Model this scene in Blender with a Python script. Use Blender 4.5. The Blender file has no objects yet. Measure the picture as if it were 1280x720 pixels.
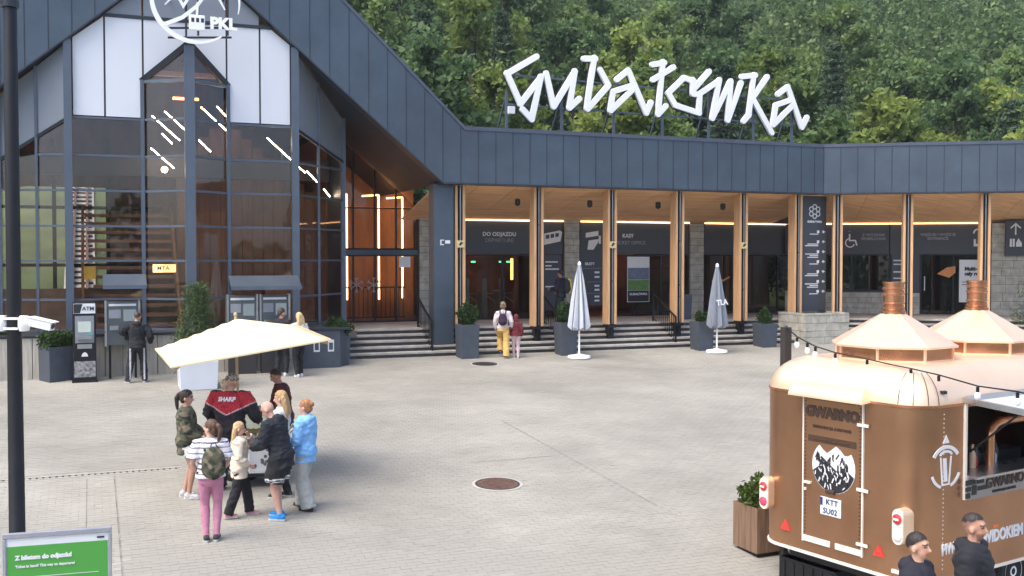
import bpy, bmesh, math, random
import numpy as np
from mathutils import Vector, Matrix
from mathutils.bvhtree import BVHTree
random.seed(7)
R = math.radians
sc = bpy.context.scene
col = sc.collection
# ---------------------------------------------------------------- camera, sky, sun, exposure
CAMH = 4.685
cam = bpy.data.cameras.new('camera'); camo = bpy.data.objects.new('camera', cam); col.objects.link(camo)
cam.sensor_width = 36; cam.lens = 1300/1280*36; cam.clip_end = 3000; cam.clip_start = .1
camo.location = (0, 0, CAMH); camo.rotation_euler = (R(90-1.674), 0, 0)
sc.camera = camo
SUN_EL, SUN_AZ = 60, 230          # azimuth clockwise from +Y (north): light comes from behind the camera, left
wd = bpy.data.worlds.new('World'); sc.world = wd; wd.use_nodes = True
nt = wd.node_tree; nt.nodes.clear()
sky = nt.nodes.new('ShaderNodeTexSky'); sky.sky_type = 'NISHITA'; sky.sun_disc = False
sky.sun_elevation = R(SUN_EL); sky.sun_rotation = R(SUN_AZ); sky.altitude = 900
sky.air_density = .7; sky.dust_density = 6.0; sky.ozone_density = .6
bg = nt.nodes.new('ShaderNodeBackground'); bg.inputs['Strength'].default_value = .15
wo = nt.nodes.new('ShaderNodeOutputWorld')
nt.links.new(sky.outputs[0], bg.inputs['Color']); nt.links.new(bg.outputs[0], wo.inputs['Surface'])
sun = bpy.data.lights.new('sun', 'SUN'); sun.energy = 1.0; sun.angle = R(42); sun.color = (1, .94, .84)
suno = bpy.data.objects.new('sun', sun); col.objects.link(suno); suno.location = (0, 0, 60)
sd = Vector((math.sin(R(SUN_AZ))*math.cos(R(SUN_EL)), math.cos(R(SUN_AZ))*math.cos(R(SUN_EL)), math.sin(R(SUN_EL))))
suno.rotation_euler = (-sd).to_track_quat('-Z', 'Y').to_euler()
vs = sc.view_settings; vs.view_transform = 'Standard'; vs.look = 'None'; vs.gamma = 1; vs.use_curve_mapping = False
vs.exposure = 1.54
sc.render.engine = 'CYCLES'
sc.cycles.use_denoising = True
sc.cycles.max_bounces = 8; sc.cycles.transparent_max_bounces = 16; sc.cycles.glossy_bounces = 3; sc.cycles.diffuse_bounces = 4
sc.cycles.sample_clamp_indirect = 6

# ---------------------------------------------------------------- frames
A = R(22)
U = Vector((math.cos(A), math.sin(A), 0)); N = Vector((-math.sin(A), math.cos(A), 0))
SLOPE = .055
def gz(x, y):                       # height of the gently rising plaza
    return SLOPE*min(N.x*x+N.y*y, 30.3)
def ab(a, b, z=None):               # building frame -> world
    p = U*a+N*b
    p.z = gz(p.x, p.y) if z is None else z
    return p
def ray(px, py):
    t = math.atan(38/1300); x = (px-640)/1300; y = -(py-360)/1300
    return Vector((x, math.cos(t)+y*math.sin(t), -math.sin(t)+y*math.cos(t)))
def G(px, py):                      # point of the plaza surface seen at that place of the photograph
    d = ray(px, py); t = CAMH/(SLOPE*(N.x*d.x+N.y*d.y)-d.z)
    return Vector((d.x*t, d.y*t, CAMH+d.z*t))

# ---------------------------------------------------------------- materials
MATS = {}
def mat(name, c=(.5, .5, .5), rough=.6, metal=0., var=.12, scale=6., bump=.0, bscale=60., emit=None, estr=0., coat=0., spec=.5, stretch=(1, 1, 1), attr=False, isl=0., detail=4., dirt=0., spots=0.):
    if name in MATS: return MATS[name]
    m = bpy.data.materials.new(name); m.use_nodes = True; t = m.node_tree; L = t.links
    b = t.nodes['Principled BSDF']
    b.inputs['Roughness'].default_value = rough; b.inputs['Metallic'].default_value = metal
    b.inputs['Specular IOR Level'].default_value = spec
    if coat: b.inputs['Coat Weight'].default_value = coat; b.inputs['Coat Roughness'].default_value = .1
    tc = t.nodes.new('ShaderNodeTexCoord'); mp = t.nodes.new('ShaderNodeMapping'); mp.inputs['Scale'].default_value = stretch
    L.new(tc.outputs['Object'], mp.inputs['Vector'])
    nz = t.nodes.new('ShaderNodeTexNoise'); nz.inputs['Scale'].default_value = scale; nz.inputs['Detail'].default_value = detail
    L.new(mp.outputs[0], nz.inputs['Vector'])
    mr = t.nodes.new('ShaderNodeMapRange'); mr.inputs[1].default_value = .25; mr.inputs[2].default_value = .75
    mr.inputs[3].default_value = 1-var; mr.inputs[4].default_value = 1+var
    L.new(nz.outputs['Fac'], mr.inputs[0])
    mul = t.nodes.new('ShaderNodeVectorMath'); mul.operation = 'SCALE'
    if attr:
        at = t.nodes.new('ShaderNodeAttribute'); at.attribute_name = 'Col'; L.new(at.outputs['Color'], mul.inputs[0])
    else:
        mul.inputs[0].default_value = c[:3]
    src = mr.outputs[0]
    if isl:
        ge = t.nodes.new('ShaderNodeNewGeometry'); m2 = t.nodes.new('ShaderNodeMapRange')
        m2.inputs[3].default_value = 1-isl; m2.inputs[4].default_value = 1+isl
        L.new(ge.outputs['Random Per Island'], m2.inputs[0])
        mm = t.nodes.new('ShaderNodeMath'); mm.operation = 'MULTIPLY'; L.new(src, mm.inputs[0]); L.new(m2.outputs[0], mm.inputs[1]); src = mm.outputs[0]
    if dirt:
        n3 = t.nodes.new('ShaderNodeTexNoise'); n3.inputs['Scale'].default_value = .35; n3.inputs['Detail'].default_value = 7; n3.inputs['Roughness'].default_value = .65
        L.new(tc.outputs['Object'], n3.inputs['Vector'])
        m3 = t.nodes.new('ShaderNodeMapRange'); m3.inputs[1].default_value = .35; m3.inputs[2].default_value = .7; m3.inputs[3].default_value = 1-dirt; m3.inputs[4].default_value = 1+dirt*.4
        L.new(n3.outputs['Fac'], m3.inputs[0])
        mm = t.nodes.new('ShaderNodeMath'); mm.operation = 'MULTIPLY'; L.new(src, mm.inputs[0]); L.new(m3.outputs[0], mm.inputs[1]); src = mm.outputs[0]
    if spots:
        n4 = t.nodes.new('ShaderNodeTexVoronoi'); n4.inputs['Scale'].default_value = 1.7; L.new(tc.outputs['Object'], n4.inputs['Vector'])
        n5 = t.nodes.new('ShaderNodeTexNoise'); n5.inputs['Scale'].default_value = 7; n5.inputs['Detail'].default_value = 6; n5.inputs['Roughness'].default_value = .75; L.new(tc.outputs['Object'], n5.inputs['Vector'])
        m4 = t.nodes.new('ShaderNodeMapRange'); m4.inputs[1].default_value = .02; m4.inputs[2].default_value = .05; m4.inputs[3].default_value = 1-spots*1.6; m4.inputs[4].default_value = 1; L.new(n4.outputs['Distance'], m4.inputs[0])
        m5 = t.nodes.new('ShaderNodeMapRange'); m5.inputs[1].default_value = .56; m5.inputs[2].default_value = .72; m5.inputs[3].default_value = 1; m5.inputs[4].default_value = 1-spots; L.new(n5.outputs['Fac'], m5.inputs[0])
        mm = t.nodes.new('ShaderNodeMath'); mm.operation = 'MULTIPLY'; L.new(m4.outputs[0], mm.inputs[0]); L.new(m5.outputs[0], mm.inputs[1])
        m6 = t.nodes.new('ShaderNodeMath'); m6.operation = 'MULTIPLY'; L.new(src, m6.inputs[0]); L.new(mm.outputs[0], m6.inputs[1]); src = m6.outputs[0]
    L.new(src, mul.inputs['Scale'])
    L.new(mul.outputs[0], b.inputs['Base Color'])
    rr = t.nodes.new('ShaderNodeMapRange'); rr.inputs[3].default_value = max(0, rough-.08); rr.inputs[4].default_value = min(1, rough+.08)
    L.new(nz.outputs['Fac'], rr.inputs[0]); L.new(rr.outputs[0], b.inputs['Roughness'])
    if bump:
        n2 = t.nodes.new('ShaderNodeTexNoise'); n2.inputs['Scale'].default_value = bscale; n2.inputs['Detail'].default_value = 5
        L.new(mp.outputs[0], n2.inputs['Vector'])
        bp = t.nodes.new('ShaderNodeBump'); bp.inputs['Strength'].default_value = bump; bp.inputs['Distance'].default_value = .02
        L.new(n2.outputs['Fac'], bp.inputs['Height']); L.new(bp.outputs[0], b.inputs['Normal'])
    if emit:
        b.inputs['Emission Color'].default_value = (*emit, 1); b.inputs['Emission Strength'].default_value = estr
    MATS[name] = m; return m
def glass(name, tint=(.5, .52, .55), refl=.06, rough=.02):
    if name in MATS: return MATS[name]
    m = bpy.data.materials.new(name); m.use_nodes = True; t = m.node_tree; L = t.links
    t.nodes.clear(); o = t.nodes.new('ShaderNodeOutputMaterial')
    tr = t.nodes.new('ShaderNodeBsdfTransparent'); tr.inputs[0].default_value = (*tint, 1)
    gl = t.nodes.new('ShaderNodeBsdfGlossy'); gl.inputs['Roughness'].default_value = rough
    ge = t.nodes.new('ShaderNodeNewGeometry'); dt = t.nodes.new('ShaderNodeVectorMath'); dt.operation = 'DOT_PRODUCT'; L.new(ge.outputs['Normal'], dt.inputs[0]); L.new(ge.outputs['Incoming'], dt.inputs[1])
    m1 = t.nodes.new('ShaderNodeMath'); m1.operation = 'ABSOLUTE'; L.new(dt.outputs['Value'], m1.inputs[0])
    m2 = t.nodes.new('ShaderNodeMath'); m2.operation = 'SUBTRACT'; m2.inputs[0].default_value = 1; L.new(m1.outputs[0], m2.inputs[1])
    m3 = t.nodes.new('ShaderNodeMath'); m3.operation = 'POWER'; m3.inputs[1].default_value = 5; L.new(m2.outputs[0], m3.inputs[0])
    ad = t.nodes.new('ShaderNodeMath'); ad.operation = 'MULTIPLY_ADD'; ad.inputs[1].default_value = .9; ad.inputs[2].default_value = refl; L.new(m3.outputs[0], ad.inputs[0])
    mx = t.nodes.new('ShaderNodeMixShader'); L.new(ad.outputs[0], mx.inputs[0]); L.new(tr.outputs[0], mx.inputs[1]); L.new(gl.outputs[0], mx.inputs[2])
    tc = t.nodes.new('ShaderNodeTexCoord'); nz = t.nodes.new('ShaderNodeTexNoise'); nz.inputs['Scale'].default_value = .8; L.new(tc.outputs['Object'], nz.inputs['Vector'])
    bp = t.nodes.new('ShaderNodeBump'); bp.inputs['Strength'].default_value = .05; L.new(nz.outputs['Fac'], bp.inputs['Height']); L.new(bp.outputs[0], gl.inputs['Normal'])
    L.new(mx.outputs[0], o.inputs['Surface']); MATS[name] = m; return m
def leafmat(name, c1, c2, trans=.35, obj=.25):
    if name in MATS: return MATS[name]
    m = bpy.data.materials.new(name); m.use_nodes = True; t = m.node_tree; L = t.links; t.nodes.clear()
    o = t.nodes.new('ShaderNodeOutputMaterial')
    ge = t.nodes.new('ShaderNodeNewGeometry'); oi = t.nodes.new('ShaderNodeObjectInfo')
    tc = t.nodes.new('ShaderNodeTexCoord'); nz = t.nodes.new('ShaderNodeTexNoise'); nz.inputs['Scale'].default_value = .7; nz.inputs['Detail'].default_value = 3
    L.new(tc.outputs['Object'], nz.inputs['Vector'])
    a1 = t.nodes.new('ShaderNodeMath'); a1.operation = 'MULTIPLY_ADD'; a1.inputs[1].default_value = .5; L.new(ge.outputs['Random Per Island'], a1.inputs[0]); L.new(nz.outputs['Fac'], a1.inputs[2])
    a2 = t.nodes.new('ShaderNodeMath'); a2.operation = 'MULTIPLY_ADD'; a2.inputs[1].default_value = obj*2; L.new(oi.outputs['Random'], a2.inputs[0]); L.new(a1.outputs[0], a2.inputs[2])
    mr = t.nodes.new('ShaderNodeMapRange'); mr.inputs[1].default_value = .45; mr.inputs[2].default_value = 1.05+obj*2; L.new(a2.outputs[0], mr.inputs[0])
    mx = t.nodes.new('ShaderNodeMix'); mx.data_type = 'RGBA'; mx.inputs[6].default_value = (*c1, 1); mx.inputs[7].default_value = (*c2, 1); L.new(mr.outputs[0], mx.inputs[0])
    d = t.nodes.new('ShaderNodeBsdfPrincipled'); d.inputs['Roughness'].default_value = .55; d.inputs['Specular IOR Level'].default_value = .3; L.new(mx.outputs[2], d.inputs['Base Color'])
    tl = t.nodes.new('ShaderNodeBsdfTranslucent'); L.new(mx.outputs[2], tl.inputs[0])
    ms = t.nodes.new('ShaderNodeMixShader'); ms.inputs[0].default_value = trans; L.new(d.outputs[0], ms.inputs[1]); L.new(tl.outputs[0], ms.inputs[2])
    L.new(ms.outputs[0], o.inputs['Surface']); MATS[name] = m; return m

M_fascia = mat('slate_metal', (.078, .104, .134), .40, .35, .10, 1.5, .22, 1.6, dirt=.22)
M_dark = mat('dark_metal', (.030, .036, .048), .45, .2, .15, 3)
M_soffit = mat('soffit_metal', (.028, .032, .042), .6, 0, .15, 2)
M_frame = mat('window_frame_metal', (.095, .12, .155), .45, .3, .10, 3)
M_white = mat('white_panel', (.70, .73, .78), .45, 0, .03, .8)
M_greyp = mat('grey_gable_panel', (.22, .25, .29), .4, 0, .06, .8)
M_timber = mat('glulam_timber', (.63, .375, .19), .5, 0, .22, 5, .12, 20, stretch=(3, 3, .25))
M_timberd = mat('timber_soffit', (.80, .48, .25), .55, 0, .22, 2.5, .1, 14, stretch=(.25, 3, 3))
M_band = mat('sign_band', (.050, .057, .070), .5, 0, .08, 2)
M_stone = mat('stone', (.40, .385, .325), .8, 0, .3, 4, .6, 25, isl=.2)
M_mortar_shade = mat('mortar_and_riser_shade', (.09, .085, .078), .9, 0, .2, 10)  # mortar between stones; on the risers, painted shade under the nosings
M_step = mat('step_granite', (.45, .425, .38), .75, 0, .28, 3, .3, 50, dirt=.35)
M_plank = mat('grey_plank', (.42, .39, .33), .75, 0, .25, 4, .25, 16, stretch=(4, 4, .35), dirt=.3)
M_intwood = mat('interior_wood', (.27, .125, .065), .5, 0, .3, 3, stretch=(1, 1, .3))
M_intdark = mat('interior_dark', (.035, .030, .030), .6, 0, .3, 2)
M_intfloor = mat('interior_floor', (.10, .085, .075), .4, 0, .2, 3)
M_letter = mat('white_letter', (.90, .90, .90), .4, 0, .02, 3)
M_ink = mat('black_ink', (.02, .02, .022), .6, 0, .05)
M_txt = mat('white_print', (.72, .73, .74), .6, 0, .04)
M_txtg = mat('grey_print', (.28, .30, .33), .6, 0, .04)
M_steel = mat('stainless', (.45, .46, .47), .3, .9, .08, 6)
M_black = mat('black_metal', (.012, .012, .014), .45, .3, .2, 6)
M_glass = glass('facade_glass', (.92, .90, .88), .042)
M_glassd = glass('dark_glass', (.72, .70, .68), .03)
M_lamp = mat('warm_lamp', (1, .6, .3), .5, emit=(1, .50, .20), estr=6)
M_lampw = mat('white_lamp', (1, .9, .8), .5, emit=(1, .78, .56), estr=24)
M_lampo = mat('orange_lamp', (1, .4, .1), .5, emit=(1, .28, .06), estr=5.0)
M_pot = mat('anthracite_planter', (.062, .075, .095), .55, 0, .15, 4, .1, 40, dirt=.15)
M_soil = mat('soil', (.03, .022, .016), .95, 0, .3, 20, .5, 60)
M_fabric = mat('fabric', rough=.85, var=.14, scale=9, bump=.45, bscale=11, attr=True, detail=3)
M_skin = mat('skin', rough=.5, var=.06, scale=14, attr=True, spec=.35)
M_hair = mat('hair', rough=.55, var=.35, scale=40, bump=.5, bscale=70, attr=True, stretch=(1, 1, .25))
M_bark = mat('bark', (.07, .055, .042), .9, 0, .35, 5, .6, 20, stretch=(2, 2, .4))
M_leafA = leafmat('leaf_broad', (.060, .118, .034), (.28, .385, .115), .48, obj=.38)
M_leafL = leafmat('leaf_light', (.075, .135, .025), (.33, .40, .10), .5, obj=.3)
M_leafD = leafmat('leaf_dark', (.042, .088, .034), (.18, .28, .10), .45, obj=.3)
M_leafB = leafmat('leaf_shrub', (.015, .04, .012), (.06, .11, .025), obj=.15)
M_leafY = leafmat('leaf_bright', (.08, .14, .02), (.26, .32, .05))
M_needle = leafmat('needle', (.03, .062, .022), (.14, .19, .065), .25, .1)
M_spruce = leafmat('spruce_needle', (.022, .050, .030), (.09, .145, .07), .2, .2)

# ---------------------------------------------------------------- mesh builder
class MB:
    def __init__(s, xf=None): s.v = []; s.f = []; s.xf = xf
    def add(s, vs, fs):
        o = len(s.v)
        if s.xf is not None: vs = [tuple(s.xf @ Vector(q)) for q in vs]
        s.v += [tuple(q) for q in vs]; s.f += [tuple(i+o for i in g) for g in fs]; return s
    def box(s, x0, x1, y0, y1, z0, z1, m=None):
        vs = [(x, y, z) for z in (z0, z1) for x, y in ((x0, y0), (x1, y0), (x1, y1), (x0, y1))]
        if m is not None: vs = [tuple(m @ Vector(q)) for q in vs]
        return s.add(vs, [(3, 2, 1, 0), (4, 5, 6, 7), (0, 1, 5, 4), (1, 2, 6, 5), (2, 3, 7, 6), (3, 0, 4, 7)])
    def prism(s, poly, y0, y1):       # polygon in x,z (counter-clockwise seen from -y) extruded along y
        n = len(poly)
        vs = [(x, y0, z) for x, z in poly]+[(x, y1, z) for x, z in poly]
        fs = [tuple(range(n)), tuple(range(2*n-1, n-1, -1))]+[(i, i+n, (i+1) % n+n, (i+1) % n) for i in range(n)]
        return s.add(vs, fs)
    def slab(s, poly, z0, z1):        # polygon in x,y (ccw from above) extruded along z
        n = len(poly)
        vs = [(x, y, z0) for x, y in poly]+[(x, y, z1) for x, y in poly]
        fs = [tuple(range(n-1, -1, -1)), tuple(range(n, 2*n))]+[(i, (i+1) % n, (i+1) % n+n, i+n) for i in range(n)]
        return s.add(vs, fs)
    def bar(s, p0, p1, w, h=None, up=(0, 0, 1)):   # rectangular bar between two points
        p0 = Vector(p0); p1 = Vector(p1); h = w if h is None else h
        d = (p1-p0).normalized(); upv = Vector(up)
        if abs(d.dot(upv)) > .98: upv = Vector((0, 1, 0))
        sx = d.cross(upv).normalized()*w/2; sy = sx.cross(d).normalized()*h/2
        vs = [p+a*sx+b*sy for p in (p0, p1) for a, b in ((-1, -1), (1, -1), (1, 1), (-1, 1))]
        return s.add(vs, [(0, 1, 2, 3), (7, 6, 5, 4), (0, 4, 5, 1), (1, 5, 6, 2), (2, 6, 7, 3), (3, 7, 4, 0)])
    def tube(s, pts, r, n=8, cap=True):
        pts = [Vector(p) for p in pts]; k = len(pts)
        rs = [r]*k if not hasattr(r, '__len__') else list(r)
        vs = []; prev = None
        for i, p in enumerate(pts):
            d = (pts[min(i+1, k-1)]-pts[max(i-1, 0)]).normalized()
            x = d.orthogonal().normalized() if prev is None else (prev-d*prev.dot(d)).normalized()
            prev = x; y = d.cross(x)
            vs += [p+(x*math.cos(2*math.pi*j/n)+y*math.sin(2*math.pi*j/n))*rs[i] for j in range(n)]
        fs = [(i*n+j, i*n+(j+1) % n, (i+1)*n+(j+1) % n, (i+1)*n+j) for i in range(k-1) for j in range(n)]
        if cap: fs += [tuple(range(n-1, -1, -1)), tuple(range((k-1)*n, k*n))]
        return s.add(vs, fs)
    def lathe(s, prof, c=(0, 0, 0), n=20, ph=0.):      # prof: (r,z) from bottom to top
        c = Vector(c); vs = []
        for r, z in prof: vs += [c+Vector((r*math.cos(ph+2*math.pi*j/n), r*math.sin(ph+2*math.pi*j/n), z)) for j in range(n)]
        k = len(prof)
        fs = [(i*n+j, i*n+(j+1) % n, (i+1)*n+(j+1) % n, (i+1)*n+j) for i in range(k-1) for j in range(n)]
        fs += [tuple(range(n-1, -1, -1)), tuple(range((k-1)*n, k*n))]
        return s.add(vs, fs)
    def loft(s, rings):                # rings: lists of points, same length
        n = len(rings[0]); vs = [p for r in rings for p in r]; k = len(rings)
        fs = [(i*n+j, i*n+(j+1) % n, (i+1)*n+(j+1) % n, (i+1)*n+j) for i in range(k-1) for j in range(n)]
        fs += [tuple(range(n-1, -1, -1)), tuple(range((k-1)*n, k*n))]
        return s.add(vs, fs)
    def ell(s, c, r, n=12, k=8, m=None):
        rings = []
        for i in range(k+1):
            t = -math.pi/2+math.pi*i/k; t = max(-1.5, min(1.5, t))
            rings.append([Vector((r[0]*math.cos(t)*math.cos(2*math.pi*j/n), r[1]*math.cos(t)*math.sin(2*math.pi*j/n), r[2]*math.sin(t))) for j in range(n)])
        if m is not None: rings = [[m @ p for p in g] for g in rings]
        c = Vector(c)
        return s.loft([[p+c for p in g] for g in rings])
    def cap(s, p0, p1, r0, r1, n=10):  # capsule with round ends
        p0 = Vector(p0); p1 = Vector(p1); d = p1-p0; L = d.length
        if L < 1e-5: return s.ell(p0, (r0, r0, r0))
        d /= L; pts = []; rs = []
        for t in (-1, -.7, -.35): pts.append(p0+d*r0*t); rs.append(r0*math.sqrt(max(.0, 1-t*t))+.001)
        pts.append(p0); rs.append(r0); pts.append(p1); rs.append(r1)
        for t in (.35, .7, 1): pts.append(p1+d*r1*t); rs.append(r1*math.sqrt(max(.0, 1-t*t))+.001)
        return s.tube(pts, rs, n)
    def mesh(s, name='m'):
        me = bpy.data.meshes.new(name); me.from_pydata(s.v, [], s.f); me.update(); return me
    def build(s, name, m, parent=None, loc=None, rz=0., smooth=None, bevel=0.):
        me = s.mesh(name)
        if m is not None: me.materials.append(m)
        if smooth is not None:
            me.polygons.foreach_set('use_smooth', [True]*len(me.polygons)); me.set_sharp_from_angle(angle=R(smooth))
        o = bpy.data.objects.new(name, me); col.objects.link(o)
        if parent is not None: o.parent = parent
        if loc is not None: o.location = loc
        if rz: o.rotation_euler = (0, 0, rz)
        if bevel:
            b = o.modifiers.new('bevel', 'BEVEL'); b.width = bevel; b.segments = 2; b.limit_method = 'ANGLE'; b.angle_limit = R(40); b.harden_normals = False
        return o
def tag(o, label=None, cat=None, group=None, kind=None):
    if label: o['label'] = label
    if cat: o['category'] = cat
    if group: o['group'] = group
    if kind: o['kind'] = kind
    return o
def empty(name, loc=(0, 0, 0), rz=0., label=None, cat=None, group=None):
    o = bpy.data.objects.new(name, None); col.objects.link(o); o.location = loc; o.rotation_euler = (0, 0, rz)
    o.empty_display_size = .2
    return tag(o, label, cat, group)
def inst(o, parent, loc=None, rz=None, name=None):
    c = o.copy(); col.objects.link(c); c.parent = parent
    if loc is not None: c.location = loc
    if rz is not None: c.rotation_euler = (0, 0, rz)
    return c
def copy_tree(o, parent=None):
    kids = list(o.children)
    c = o.copy(); col.objects.link(c); c.parent = parent
    for k in kids: copy_tree(k, c)
    return c
def text(name, body, size, m, parent, loc, rot=(R(90), 0, 0), align='CENTER', ext=.004, bold=0., xs=1., shear=0., space=1.):
    cu = bpy.data.curves.new(name, 'FONT'); cu.body = body; cu.size = size; cu.align_x = align; cu.align_y = 'CENTER'
    cu.extrude = ext; cu.offset = bold; cu.shear = shear; cu.space_character = space; cu.resolution_u = 3
    tmp = bpy.data.objects.new(name, cu); col.objects.link(tmp)
    me = bpy.data.meshes.new_from_object(tmp); bpy.data.objects.remove(tmp); bpy.data.curves.remove(cu)
    me.materials.clear(); me.materials.append(m)
    o = bpy.data.objects.new(name, me); col.objects.link(o); o.parent = parent; o.location = loc; o.rotation_euler = rot; o.scale = (xs, 1, 1)
    return o
def stroke(mb, pts, w, y0, y1, close=False):
    """a flat brush stroke of width w along a polyline in x,z, extruded y0..y1"""
    P = [Vector((p[0], p[1])) for p in pts]; n = len(P); Ls = []; Rs = []
    for i in range(n):
        if close: d0 = (P[i]-P[i-1]).normalized(); d1 = (P[(i+1) % n]-P[i]).normalized()
        else: d0 = (P[i]-P[max(i-1, 0)]); d1 = (P[min(i+1, n-1)]-P[i]); d0 = d0.normalized() if d0.length else d1.normalized(); d1 = d1.normalized() if d1.length else d0
        t = d0+d1; t = t.normalized() if t.length > .2 else d0
        nn = Vector((-t.y, t.x)); k = min(1.6, 1/max(.4, abs(nn.dot(Vector((-d0.y, d0.x))))))
        ww = (w[i] if hasattr(w, '__len__') else w)/2*k
        Ls.append(P[i]+nn*ww); Rs.append(P[i]-nn*ww)
    rng = range(n) if close else range(n-1)
    for i in rng:
        j = (i+1) % n
        mb.prism([tuple(Rs[i]), tuple(Rs[j]), tuple(Ls[j]), tuple(Ls[i])], y0, y1)
    return mb
def seg(mb, p, q, w, y0, y1, ext=0.):
    p = Vector(p); q = Vector(q); d = (q-p).normalized(); p = p-d*ext; q = q+d*ext; n = Vector((-d.y, d.x))*w/2
    return mb.prism([tuple(p-n), tuple(q-n), tuple(q+n), tuple(p+n)], y0, y1)
def arc(cx, cz, rx, rz, a0, a1, n=14):
    return [(cx+rx*math.cos(R(a0+(a1-a0)*i/n)), cz+rz*math.sin(R(a0+(a1-a0)*i/n))) for i in range(n+1)]
def leaves(n, sampler, size, rng, flat=.0, curl=True, aspect=.6):
    """n leaf-shaped quads; sampler(rng,n)->centres (n,3)"""
    c = sampler(rng, n); d = rng.normal(size=(n, 3)); d /= np.linalg.norm(d, axis=1)[:, None]
    e = rng.normal(size=(n, 3)); e[:, 2] *= (1-flat); nn = np.cross(d, e); nn /= np.linalg.norm(nn, axis=1)[:, None]+1e-9
    s = size*rng.uniform(.6, 1.35, size=(n, 1))
    q = np.stack([c-d*s*.5, c+nn*s*aspect*.5, c+d*s*.5, c-nn*s*aspect*.5], 1).reshape(-1, 3)
    f = np.arange(4*n).reshape(-1, 4)
    return q, f
def npmesh(name, V, F, m):
    me = bpy.data.meshes.new(name); me.vertices.add(len(V)); me.vertices.foreach_set('co', np.asarray(V, dtype=np.float32).ravel())
    k = F.shape[1]; me.loops.add(F.size); me.loops.foreach_set('vertex_index', F.astype(np.int32).ravel())
    me.polygons.add(len(F)); me.polygons.foreach_set('loop_start', np.arange(0, F.size, k, dtype=np.int32))
    me.polygons.foreach_set('use_smooth', [False]*len(F)); me.update(calc_edges=True); me.validate()
    if m is not None: me.materials.append(m)
    return me
def link(name, me, parent=None, loc=None):
    o = bpy.data.objects.new(name, me); col.objects.link(o)
    if parent is not None: o.parent = parent
    if loc is not None: o.location = loc
    return o
# ================================================================ SETTING: terrain and plaza
def hill(a, b):
    if b <= 30.3: z = SLOPE*max(b, -60)
    elif b <= 45: z = 1.667
    elif b < -1e9: z = 0
    else: z = 1.667+.33*(b-45)+(.0012*(b-45)**2 if b < 200 else .0012*155**2+.2*(b-200))
    return z
M_ground = mat('meadow_and_forest_floor', (.055, .075, .022), .95, 0, .5, .5, .5, 6)
avs = [-300, -200, -120, -60, -40, -25, -15, -8, -2, 4, 10, 16, 22, 30, 40, 55, 75, 100, 150, 220, 300]
bvs = [-220, -160, -120, -60, -20, 0, 8, 15, 22, 30.3, 36, 45, 50, 56, 64, 74, 86, 100, 120, 150, 200, 240]
V = []; F = []
for b in bvs:
    for a in avs:
        p = U*a+N*b; V.append((p.x, p.y, hill(a, b)-.06))
na = len(avs)
for i in range(len(bvs)-1):
    for j in range(na-1): F.append((i*na+j, i*na+j+1, (i+1)*na+j+1, (i+1)*na+j))
tb = MB(); tb.add(V, F)
tag(tb.build('terrain', M_ground, smooth=60), kind='structure')

M_paver = mat('granite_paver', (.318, .305, .262), .8, 0, .05, 1.2, .15, 70, isl=.02, dirt=.24, spots=.22)
M_joint = mat('paving_joint_sand', (.278, .266, .23), .95, 0, .2, 12, .3, 60)
RS = Matrix.Rotation(A, 4, 'Z')
plaza = MB()
sl = math.atan(SLOPE)
plaza.add([(a, b, SLOPE*b-.005) for a, b in ((-9, -6), (46, -6), (46, 30.4), (-9, 30.4))], [(0, 1, 2, 3)])
plaza_o = tag(plaza.build('plaza_pavement', M_joint, rz=A), kind='structure')
# pavers: real stones in running bond, aligned with the building, joints recessed
MANH = [(6.27, 16.17, .36), (10.65, 28.49, .36)]
DRAIN_B = 18.8
rng = np.random.default_rng(3)
cells = []
pl, pw, jt = .22, .11, .003
b0 = 10.6; row = 0
while b0 < 30.2:
    off = (row % 2)*pl/2
    a0 = -.093*b0-.4; a1 = 1.165*b0+.5
    k0 = math.floor(a0/pl); k1 = math.ceil(a1/pl)
    for k in range(k0, k1):
        a = k*pl+off
        if abs(b0-DRAIN_B) < .16 and a < 1.45: continue
        if any((a-m[0])**2+(b0-m[1])**2 < (m[2]+.10)**2 for m in MANH): continue
        if abs(a-8.2) < pl*.5 and 13 < b0 < 21: cells.append((a, b0, pl*.86)); continue
        cells.append((a, b0, pl))
    b0 += pw; row += 1
cells = np.array(cells)
order = np.argsort(cells[:, 1]); cells = cells[order]
hx = .5*pl-jt/2; hy = .5*pw-jt/2
base = np.array([(-1, -1, -1), (1, -1, -1), (1, 1, -1), (-1, 1, -1), (-1, -1, 1), (1, -1, 1), (1, 1, 1), (-1, 1, 1)], float)
fb = np.array([(4, 5, 6, 7), (0, 1, 5, 4), (1, 2, 6, 5), (2, 3, 7, 6), (3, 0, 4, 7)])
pm = MB(); e = .002
pm.add([(x*(hx-(e if z > 0 else 0)), y*(hy-(e if z > 0 else 0)), .0 if z > 0 else -.02) for x, y, z in base.tolist()], [tuple(q) for q in fb.tolist()])
pme = pm.mesh('paver'); pme.materials.append(M_paver)
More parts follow.
